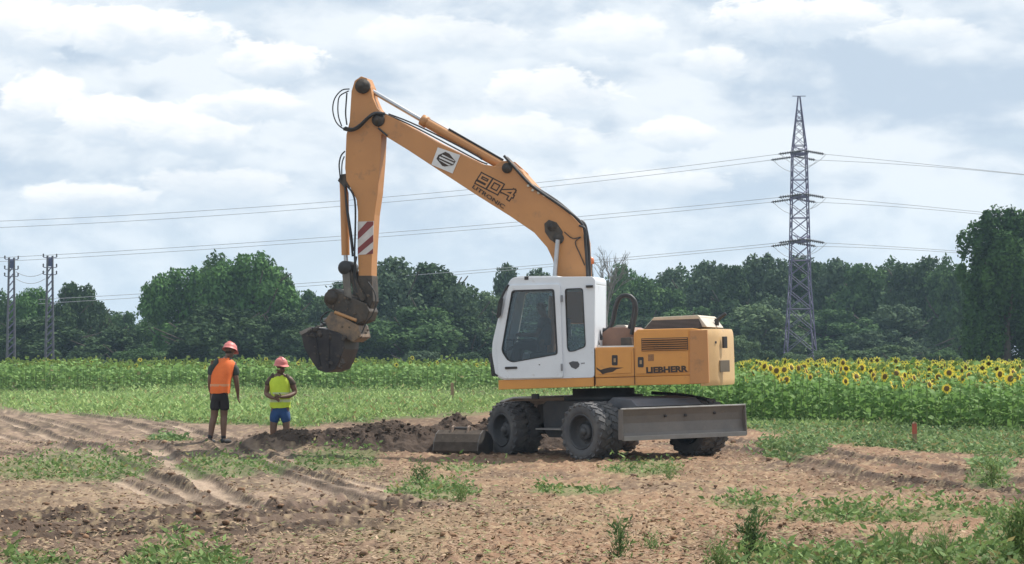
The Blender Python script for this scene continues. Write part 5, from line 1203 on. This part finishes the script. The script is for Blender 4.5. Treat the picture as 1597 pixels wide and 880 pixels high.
b = mc(); b.tube([(.5, .7, 1.10), (1.3, .8, 1.06), (1.9, .9, .98)], .03, 8); b.build('brake_line', black, EX)
b = mb(); b.tube([(-1.0, -1.0, 1.14), (-1.0, -1.0, 1.05)], .07, 10); b.build('step_mount', black, EX)
# ------------------------------------------------------------------ people
def skin(name, J, E, root, m, parent=None, sub=2, X=None, fat=1.0):
    """J: {name: (pos, radius or (rx, ry))}; one continuous body grown round the joints"""
    ks = list(J); me = bpy.data.meshes.new(name); me.from_pydata([J[k][0] for k in ks], [(ks.index(a), ks.index(c)) for a, c in E], [])
    o = bpy.data.objects.new(name, me); col.objects.link(o); md = o.modifiers.new('s', 'SKIN'); md.use_smooth_shade = True; md.branch_smoothing = .4
    for i, k in enumerate(ks):
        r = J[k][1]; sv = me.skin_vertices[0].data[i]; kf = fat if (len(k) > 1 and k[:2] in ('kl', 'kr', 'al', 'ar', 'ul', 'ur', 'Lm', 'Rm', 'Lw', 'Rw', 'sl', 'sr')) else 1.0; sv.radius = tuple(q * kf for q in (r if isinstance(r, tuple) else (r, r))); sv.use_root = (k == root)
    ss = o.modifiers.new('u', 'SUBSURF'); ss.levels = sub; ss.render_levels = sub
    dg = bpy.context.evaluated_depsgraph_get(); m2 = bpy.data.meshes.new_from_object(o.evaluated_get(dg)); bpy.data.objects.remove(o)
    m2.polygons.foreach_set('use_smooth', np.ones(len(m2.polygons), bool))
    return link(name, m2, parent, m)
skinm = mat('skin_tanned', (.17, .095, .062), (.13, .075, .05), rough=.6, scale=10)
shoem = mat('dark_shoe', (.03, .03, .032), rough=.8)
sockm = mat('dark_sock', (.035, .035, .04), rough=.9)
helm = mat('red_helmet', (.62, .19, .17), (.55, .16, .15), rough=.5)
hairm = mat('dark_hair', (.045, .03, .022), rough=.9)
def V3(*a): return Vector(a)
def hand_chain(J, E, wrist, key, d, side, curl=.35, s=1.0):
    """palm and five unequal fingers from the wrist along d; side points to the thumb"""
    d = d.normalized(); side = (side - d * side.dot(d)).normalized(); n = d.cross(side)
    J[key + 'p'] = (wrist + d * .045 * s, (.026 * s, .020 * s)); E.append((key + 'w', key + 'p'))
    for i, (o_, ln) in enumerate([(.030, .070), (.010, .080), (-.010, .074), (-.030, .060)]):
        a = wrist + d * .085 * s + side * o_ * s; q = a + (d * math.cos(curl) + n * math.sin(curl)) * ln * .5 * s; e = q + (d * math.cos(curl * 2.2) + n * math.sin(curl * 2.2)) * ln * .5 * s
        J[f'{key}f{i}a'] = (a, .010 * s); J[f'{key}f{i}b'] = (q, .009 * s); J[f'{key}f{i}c'] = (e, .0075 * s); E += [(key + 'p', f'{key}f{i}a'), (f'{key}f{i}a', f'{key}f{i}b'), (f'{key}f{i}b', f'{key}f{i}c')]
    a = wrist + d * .03 * s + side * .034 * s; e = a + (d * .8 + side * .6 + n * .3).normalized() * .055 * s
    J[key + 't0'] = (a, .012 * s); J[key + 't1'] = (e, .009 * s); E += [(key + 'p', key + 't0'), (key + 't0', key + 't1')]
def helmet(t, c, up, fwd, r=.125):
    up = up.normalized(); fwd = (fwd - up * fwd.dot(up)).normalized(); sd_ = up.cross(fwd)
    X = Matrix(((fwd.x, sd_.x, up.x, c.x), (fwd.y, sd_.y, up.y, c.y), (fwd.z, sd_.z, up.z, c.z), (0, 0, 0, 1))) @ Matrix.Diagonal((1.14, .96, 1.0, 1))
    b = MB(X); b.lathe([(r * 1.12, -.010), (r * 1.10, .0), (r * .99, .012), (r * .97, .04), (r * .86, .085), (r * .60, .118), (r * .3, .134), (0, .138)], (0, 0, 0), (0, 0, 1), 24)
    b.add([(r * .9, -r * .8, .004), (r * 1.42, -r * .45, -.012), (r * 1.5, 0, -.010), (r * 1.42, r * .45, -.012), (r * .9, r * .8, .004), (r * .9, 0, .02)], [(0, 1, 2, 5), (5, 2, 3, 4)], True)
    b.prism([(-r * .8, .06), (-r * .4, .125), (r * .4, .125), (r * .8, .06), (r * .75, .11), (r * .35, .148), (-r * .35, .148), (-r * .75, .11)], -.018, .018)
    h = b.build('helmet', helm, t); return h
def head(J, E, c, up, fwd):
    up = up.normalized(); fwd = (fwd - up * fwd.dot(up)).normalized()
    J['h0'] = (c - up * .07 + fwd * .01, (.072, .078)); J['h1'] = (c + up * .03, (.085, .098)); J['h2'] = (c + up * .10 - fwd * .005, (.070, .080)); E += [('neck', 'h0'), ('h0', 'h1'), ('h1', 'h2')]
    J['nose'] = (c + fwd * .112 - up * .005, .016); J['chin'] = (c + fwd * .07 - up * .095, .03); E += [('h1', 'nose'), ('h0', 'chin')]
    s_ = up.cross(fwd)
    for q, k in ((-1, 'el'), (1, 'er')): J[k] = (c + s_ * q * .092 + up * .0, (.012, .026)); E.append(('h1', k))
def face(t, c, up, fwd):
    up = up.normalized(); fwd = (fwd - up * fwd.dot(up)).normalized(); s_ = up.cross(fwd)
    for q in (-1, 1):
        b = MB(); b.lathe([(0, -.006), (.010, -.003), (.012, .003), (0, .006)], c + fwd * .092 + s_ * q * .034 + up * .02, fwd, 8); b.build('eye', mat('eye', (.5, .48, .45), rough=.3), t)
        b = MB(); b.tube([c + fwd * .096 + s_ * q * .018 + up * .042, c + fwd * .092 + s_ * q * .052 + up * .040], .005, 5); b.build('eyebrow', hairm, t)
    b = MB(); b.tube([c + fwd * .094 - s_ * .024 - up * .052, c + fwd * .100 - up * .050, c + fwd * .094 + s_ * .024 - up * .052], .006, 5); b.build('mouth', mat('lips', (.32, .12, .10), rough=.6), t)

def loft(name, secs, m, parent, n=28, e=2.5):
    """closed garment through elliptical sections: (centre, half width, half depth, yaw)"""
    vs = []; 
    for c, rx, ry, yw in secs:
        for k in range(n):
            t = 2 * math.pi * k / n; x_ = math.copysign(abs(math.cos(t)) ** (2 / e), math.cos(t)) * rx; y_ = math.copysign(abs(math.sin(t)) ** (2 / e), math.sin(t)) * ry
            vs.append(V3(c.x + x_ * math.cos(yw) - y_ * math.sin(yw), c.y + x_ * math.sin(yw) + y_ * math.cos(yw), c.z))
    if name == 'vest':
        r = random.Random(3)
        for i, v in enumerate(vs): c = secs[i // n][0]; k = 1 + .028 * math.sin((i % n) * 1.7 + (i // n) * 1.3) + r.uniform(-.012, .012); v.x = c.x + (v.x - c.x) * k; v.y = c.y + (v.y - c.y) * k; v.z += r.uniform(-.012, .012)
    fs = [(i * n + k, i * n + (k + 1) % n, (i + 1) * n + (k + 1) % n, (i + 1) * n + k) for i in range(len(secs) - 1) for k in range(n)]
    b = MB(); b.add(vs, fs, True); return b.build(name, m, parent)
# --- man in the orange vest: back to us, leaning a little towards the trench on his right
Y1 = 42.3; a1 = at_depth(337, 688, Y1); z1 = gz1(a1.x, Y1) - .02
P1 = tag(empty('person', (a1.x, Y1, z1), (0, 0, 0)), 'standing person seen from behind in orange vest, dark shorts and red helmet', 'person'); P1.scale = (1.03, 1.03, 1.03)
# axes: x to the picture's right, y away from the viewer, facing away and to the right
fw = V3(.45, .89, 0)
J = {'pel': (V3(.07, -.02, .95), (.135, .10)), 'sp': (V3(.075, 0, 1.12), (.135, .10)), 'ch': (V3(.11, .05, 1.32), (.155, .11)), 'up': (V3(.14, .09, 1.45), (.12, .08)), 'neck': (V3(.175, .12, 1.53), .055),
     'hl': (V3(-.02, -.0, .90), .095), 'kl': (V3(-.035, .03, .50), .062), 'al': (V3(-.10, -.02, .10), .040), 'fl': (V3(-.10, -.03, .035), .035), 'tl': (V3(-.06, .17, .03), .03),
     'hr': (V3(.15, -.02, .90), .095), 'kr': (V3(.13, .05, .50), .062), 'ar': (V3(.13, .02, .10), .040), 'fr': (V3(.13, .01, .035), .035), 'tr': (V3(.24, .16, .03), .03),
     'kl2': (V3(-.07, -.0, .36), .058), 'kr2': (V3(.13, .02, .36), .058),
     'sl': (V3(-.06, .06, 1.43), .062), 'ul': (V3(-.115, .03, 1.15), .045), 'Lm': (V3(-.125, .08, 1.02), .040), 'Lw': (V3(-.105, .12, .89), .028),
     'sr': (V3(.30, .10, 1.42), .062), 'ur': (V3(.345, .06, 1.14), .045), 'Rm': (V3(.36, .10, 1.0), .040), 'Rw': (V3(.37, .14, .87), .028)}
E = [('pel', 'sp'), ('sp', 'ch'), ('ch', 'up'), ('up', 'neck'), ('pel', 'hl'), ('hl', 'kl'), ('kl', 'kl2'), ('kl2', 'al'), ('al', 'fl'), ('fl', 'tl'), ('pel', 'hr'), ('hr', 'kr'), ('kr', 'kr2'), ('kr2', 'ar'), ('ar', 'fr'), ('fr', 'tr'),
     ('up', 'sl'), ('sl', 'ul'), ('ul', 'Lm'), ('Lm', 'Lw'), ('up', 'sr'), ('sr', 'ur'), ('ur', 'Rm'), ('Rm', 'Rw')]
hand_chain(J, E, J['Lw'][0], 'L', V3(0, .1, -1), V3(.5, 1, 0)); hand_chain(J, E, J['Rw'][0], 'R', V3(0, .1, -1), V3(-.3, 1, 0))
hc = V3(.215, .17, 1.64); hu = V3(.12, .22, 1); head(J, E, hc, hu, fw)
skin('body', J, E, 'pel', skinm, P1, fat=1.1); face(P1, hc, hu, fw)
vest1 = mat('orange_vest', (.95, .21, .045), (.86, .17, .035), rough=.75, scale=8, bump=.3, bscale=6, transl=.15)
yw = -.35
loft('vest', [(V3(.07, -.01, .90), .178, .135, yw), (V3(.072, -.005, 1.0), .182, .14, yw), (V3(.08, .005, 1.12), .182, .138, yw), (V3(.10, .035, 1.26), .195, .142, yw), (V3(.12, .065, 1.38), .203, .13, yw), (V3(.132, .085, 1.45), .19, .11, yw), (V3(.145, .10, 1.50), .125, .085, yw), (V3(.16, .11, 1.525), .075, .065, yw)], vest1, P1)
loft('reflective_band', [(V3(.073, 0, 1.02), .186, .144, yw), (V3(.075, 0, 1.065), .186, .143, yw)], mat('dull_band', (.72, .30, .14), (.66, .27, .12), rough=.5), P1)
tee1 = mat('dark_tshirt', (.045, .06, .055), rough=.9)
for s, (a, c) in (('l', ('sl', 'ul')), ('r', ('sr', 'ur'))):
    p, q = J[a][0], J[c][0]; skin('sleeve', {'n': (p.lerp(J['up'][0], .45) + V3(0, 0, .02), .08), 'a': (p + V3(0, 0, .012), .092), 'b': (p.lerp(q, .45), .078), 'c': (p.lerp(q, .85), .072)}, [('n', 'a'), ('a', 'b'), ('b', 'c')], 'a', tee1, P1)
sh1 = mat('black_shorts', (.018, .017, .02), (.03, .025, .028), rough=.85, bump=.3, bscale=8)
skin('shorts', {'w': (V3(.073, -.01, 1.00), (.155, .125)), 'p': (V3(.07, -.01, .90), (.165, .13)), 'l': (V3(-.015, 0, .78), (.10, .105)), 'l2': (V3(-.025, .01, .58), (.095, .098)), 'r': (V3(.145, -.0, .78), (.10, .105)), 'r2': (V3(.14, .03, .58), (.095, .098))}, [('w', 'p'), ('p', 'l'), ('l', 'l2'), ('p', 'r'), ('r', 'r2')], 'p', sh1, P1)
for a, f_, tq in (('al', 'fl', 'tl'), ('ar', 'fr', 'tr')):
    skin('sock', {'a': (J[a][0] + V3(0, 0, .08), .050), 'b': (J[a][0] - V3(0, 0, .02), .047)}, [('a', 'b')], 'a', sockm, P1)
    h_ = J[f_][0]; tt_ = J[tq][0]; skin('shoe', {'a': (h_ - (tt_ - h_) * .25 + V3(0, 0, .01), (.045, .05)), 'b': (h_.lerp(tt_, .45) + V3(0, 0, .015), (.050, .045)), 'c': (tt_ + V3(0, 0, .0), (.046, .035)), 't': (h_ + V3(0, 0, .07), .050)}, [('a', 'b'), ('b', 'c'), ('a', 't')], 'b', shoem, P1)
helmet(P1, hc + hu.normalized() * .035, hu + V3(0, .12, 0), fw)
skin('hair', {'a': (hc - fw * .035 + V3(0, 0, .02), (.085, .075)), 'b': (hc - fw * .045 - V3(0, 0, .05), (.065, .05))}, [('a', 'b')], 'a', hairm, P1)

# --- man in the yellow vest: knee deep in the trench, facing us, hands before his belly, looking to the right
Y2 = 42.45; a2 = at_depth(437, 640, Y2); z2 = EYE + (HORIZON - 558) / F_PX * Y2 - 1.80
P2 = tag(empty('person', (a2.x, Y2, z2), (0, 0, 0)), 'person in bright yellow vest and blue shorts standing knee deep in the trench', 'person')
fw2 = V3(.55, -.83, 0)
J = {'pel': (V3(0, 0, .94), (.14, .10)), 'sp': (V3(0, 0, 1.12), (.13, .10)), 'ch': (V3(-.01, -.01, 1.32), (.155, .11)), 'up': (V3(-.01, 0, 1.44), (.12, .08)), 'neck': (V3(0, -.01, 1.52), .055),
     'hl': (V3(-.10, 0, .90), .095), 'kl': (V3(-.12, -.04, .50), .062), 'al': (V3(-.13, 0, .10), .040), 'fl': (V3(-.13, .01, .035), .035), 'tl': (V3(-.16, -.16, .03), .03),
     'hr': (V3(.10, 0, .90), .095), 'kr': (V3(.12, -.04, .50), .062), 'ar': (V3(.13, 0, .10), .040), 'fr': (V3(.13, .01, .035), .035), 'tr': (V3(.16, -.16, .03), .03),
     'sl': (V3(-.195, 0, 1.41), .062), 'ul': (V3(-.265, .02, 1.14), .045), 'Lm': (V3(-.20, -.10, 1.10), .042), 'Lw': (V3(-.11, -.19, 1.06), .028),
     'sr': (V3(.185, 0, 1.41), .062), 'ur': (V3(.275, .03, 1.16), .047), 'Rm': (V3(.18, -.10, 1.10), .042), 'Rw': (V3(.06, -.20, 1.08), .028)}
E = [('pel', 'sp'), ('sp', 'ch'), ('ch', 'up'), ('up', 'neck'), ('pel', 'hl'), ('hl', 'kl'), ('kl', 'al'), ('al', 'fl'), ('fl', 'tl'), ('pel', 'hr'), ('hr', 'kr'), ('kr', 'ar'), ('ar', 'fr'), ('fr', 'tr'),
     ('up', 'sl'), ('sl', 'ul'), ('ul', 'Lm'), ('Lm', 'Lw'), ('up', 'sr'), ('sr', 'ur'), ('ur', 'Rm'), ('Rm', 'Rw')]
hand_chain(J, E, J['Lw'][0], 'L', V3(.8, -.25, -.2), V3(0, -.4, 1)); hand_chain(J, E, J['Rw'][0], 'R', V3(-.8, -.2, .1), V3(0, -.4, 1))
hc = V3(.015, -.035, 1.63); hu = V3(.04, -.10, 1); head(J, E, hc, hu, fw2)
skin('body', J, E, 'pel', skinm, P2, fat=1.1); face(P2, hc, hu, fw2)
vest2 = mat('yellow_vest', (.68, .86, .07), (.58, .76, .05), rough=.75, scale=8, bump=.3, bscale=6, transl=.12)
loft('vest', [(V3(0, 0, .88), .185, .135, 0), (V3(0, 0, .98), .185, .14, 0), (V3(0, 0, 1.10), .182, .136, 0), (V3(-.005, 0, 1.24), .192, .138, 0), (V3(-.01, 0, 1.35), .20, .128, 0), (V3(-.01, 0, 1.42), .185, .105, 0), (V3(-.008, 0, 1.465), .12, .08, 0), (V3(-.005, 0, 1.49), .07, .06, 0)], vest2, P2)
refl = mat('reflective_band', (.58, .66, .36), (.5, .58, .3), rough=.4)
loft('reflective_band', [(V3(0, 0, .985), .188, .143, 0), (V3(0, 0, 1.035), .187, .142, 0)], refl, P2)
loft('reflective_band', [(V3(0, 0, 1.13), .186, .1395, 0), (V3(0, 0, 1.165), .189, .140, 0)], refl, P2)
tee2 = mat('brown_tshirt', (.09, .07, .05), rough=.9)
for (a, c) in (('sl', 'ul'), ('sr', 'ur')):
    p, q = J[a][0], J[c][0]; skin('sleeve', {'n': (p.lerp(J['up'][0], .45) + V3(0, 0, .02), .075), 'a': (p + V3(0, 0, .012), .086), 'b': (p.lerp(q, .5), .074)}, [('n', 'a'), ('a', 'b')], 'a', tee2, P2)
sh2 = mat('blue_shorts', (.022, .075, .21), (.018, .055, .16), rough=.85, bump=.3, bscale=8)
skin('shorts', {'w': (V3(0, 0, 1.0), (.16, .125)), 'p': (V3(0, 0, .90), (.175, .13)), 'l': (V3(-.10, -.01, .78), (.115, .11)), 'l2': (V3(-.12, -.03, .56), (.115, .11)), 'r': (V3(.10, -.01, .78), (.115, .11)), 'r2': (V3(.12, -.03, .56), (.115, .11))}, [('w', 'p'), ('p', 'l'), ('l', 'l2'), ('p', 'r'), ('r', 'r2')], 'p', sh2, P2)
for f_, tq in (('fl', 'tl'), ('fr', 'tr')):
    h_ = J[f_][0]; tt_ = J[tq][0]; skin('shoe', {'a': (h_ + V3(0, .03, .01), (.045, .05)), 'b': (h_.lerp(tt_, .45) + V3(0, 0, .015), (.050, .045)), 'c': (tt_, (.046, .035)), 't': (h_ + V3(0, 0, .07), .050)}, [('a', 'b'), ('b', 'c'), ('a', 't')], 'b', shoem, P2)
helmet(P2, hc + hu.normalized() * .035, hu, fw2)
skin('hair', {'a': (hc - fw2 * .035 + V3(0, 0, .02), (.085, .075)), 'b': (hc - fw2 * .04 - V3(0, 0, .03), (.065, .05))}, [('a', 'b')], 'a', hairm, P2)
# --- operator on the cab seat
op = ROOT @ XS @ Vector((sx_, -.75, sz_ - .06)) if False else None
seatp = ROOT @ XS @ Vector((SEATX, -.75, SEATZ - .05))
P3 = tag(empty('person', seatp, (0, 0, R(90 - 14))), 'operator sitting in the dark cab behind the door window', 'person')
# local: faces +y (towards the boom tip)
J = {'pel': (V3(0, 0, .10), (.14, .11)), 'sp': (V3(0, -.03, .28), (.13, .10)), 'ch': (V3(0, -.03, .46), (.155, .11)), 'up': (V3(0, -.02, .58), (.12, .08)), 'neck': (V3(0, 0, .66), .05)}
E = [('pel', 'sp'), ('sp', 'ch'), ('ch', 'up'), ('up', 'neck')]
for s, k in ((-1, 'l'), (1, 'r')):
    K2 = k.upper()
    J.update({'h' + k: (V3(s * .10, .05, .09), .09), 'k' + k: (V3(s * .14, .44, .14), .07), 'a' + k: (V3(s * .14, .52, -.22), .045), 'f' + k: (V3(s * .14, .50, -.30), .035), 't' + k: (V3(s * .15, .68, -.32), .03),
              's' + k: (V3(s * .19, -.02, .54), .06), 'u' + k: (V3(s * .25, .06, .30), .045), K2 + 'w': (V3(s * .14, .36, .30), .03)})
    E += [('pel', 'h' + k), ('h' + k, 'k' + k), ('k' + k, 'a' + k), ('a' + k, 'f' + k), ('f' + k, 't' + k), ('up', 's' + k), ('s' + k, 'u' + k), ('u' + k, K2 + 'w')]
    hand_chain(J, E, J[K2 + 'w'][0], K2, V3(-s * .2, 1, 0), V3(-s * .4, 0, 1), .5)
hc = V3(0, .03, .78); head(J, E, hc, V3(0, 0, 1), V3(0, 1, 0)); skin('body', J, E, 'pel', skinm, P3); face(P3, hc, V3(0, 0, 1), V3(0, 1, 0))
skin('tshirt', {'a': (V3(0, -.01, .12), (.15, .125)), 'b': (V3(0, -.03, .30), (.15, .12)), 'c': (V3(0, -.03, .47), (.17, .125)), 'd': (V3(0, -.02, .58), (.14, .095)), 'l': (V3(-.20, -.02, .54), .07), 'l2': (V3(-.235, .03, .40), .06), 'r': (V3(.20, -.02, .54), .07), 'r2': (V3(.235, .03, .40), .06)}, [('a', 'b'), ('b', 'c'), ('c', 'd'), ('d', 'l'), ('l', 'l2'), ('d', 'r'), ('r', 'r2')], 'b', mat('grey_tshirt', (.09, .095, .11), rough=.9), P3)
skin('trousers', {'p': (V3(0, 0, .09), (.16, .13)), 'l': (V3(-.10, .10, .09), .105), 'l1': (V3(-.14, .44, .14), .085), 'l2': (V3(-.14, .52, -.2), .065), 'r': (V3(.10, .10, .09), .105), 'r1': (V3(.14, .44, .14), .085), 'r2': (V3(.14, .52, -.2), .065)}, [('p', 'l'), ('l', 'l1'), ('l1', 'l2'), ('p', 'r'), ('r', 'r1'), ('r1', 'r2')], 'p', mat('dark_trousers', (.035, .04, .055), rough=.9), P3)
skin('hair', {'a': (hc + V3(0, -.03, .06), (.085, .09)), 'b': (hc + V3(0, -.05, -.01), (.07, .06))}, [('a', 'b')], 'a', hairm, P3)
# ------------------------------------------------------------------ haze
if HAZE > 0:
    b = MB(); b.box(-1700, 1700, -60, 1600, -1.6, 34); hz = b.build('haze', None)
    hm = bpy.data.materials.new('haze'); hm.use_nodes = True; t = hm.node_tree; t.nodes.clear()
    pv = t.nodes.new('ShaderNodeVolumePrincipled'); pv.inputs['Color'].default_value = (.55, .76, .95, 1); pv.inputs['Density'].default_value = HAZE; pv.inputs['Anisotropy'].default_value = .3
    ou = t.nodes.new('ShaderNodeOutputMaterial'); t.links.new(pv.outputs[0], ou.inputs['Volume']); hz.data.materials.clear(); hz.data.materials.append(hm)
    tag(hz, 'thin pale summer haze over the field', 'haze', kind='stuff')
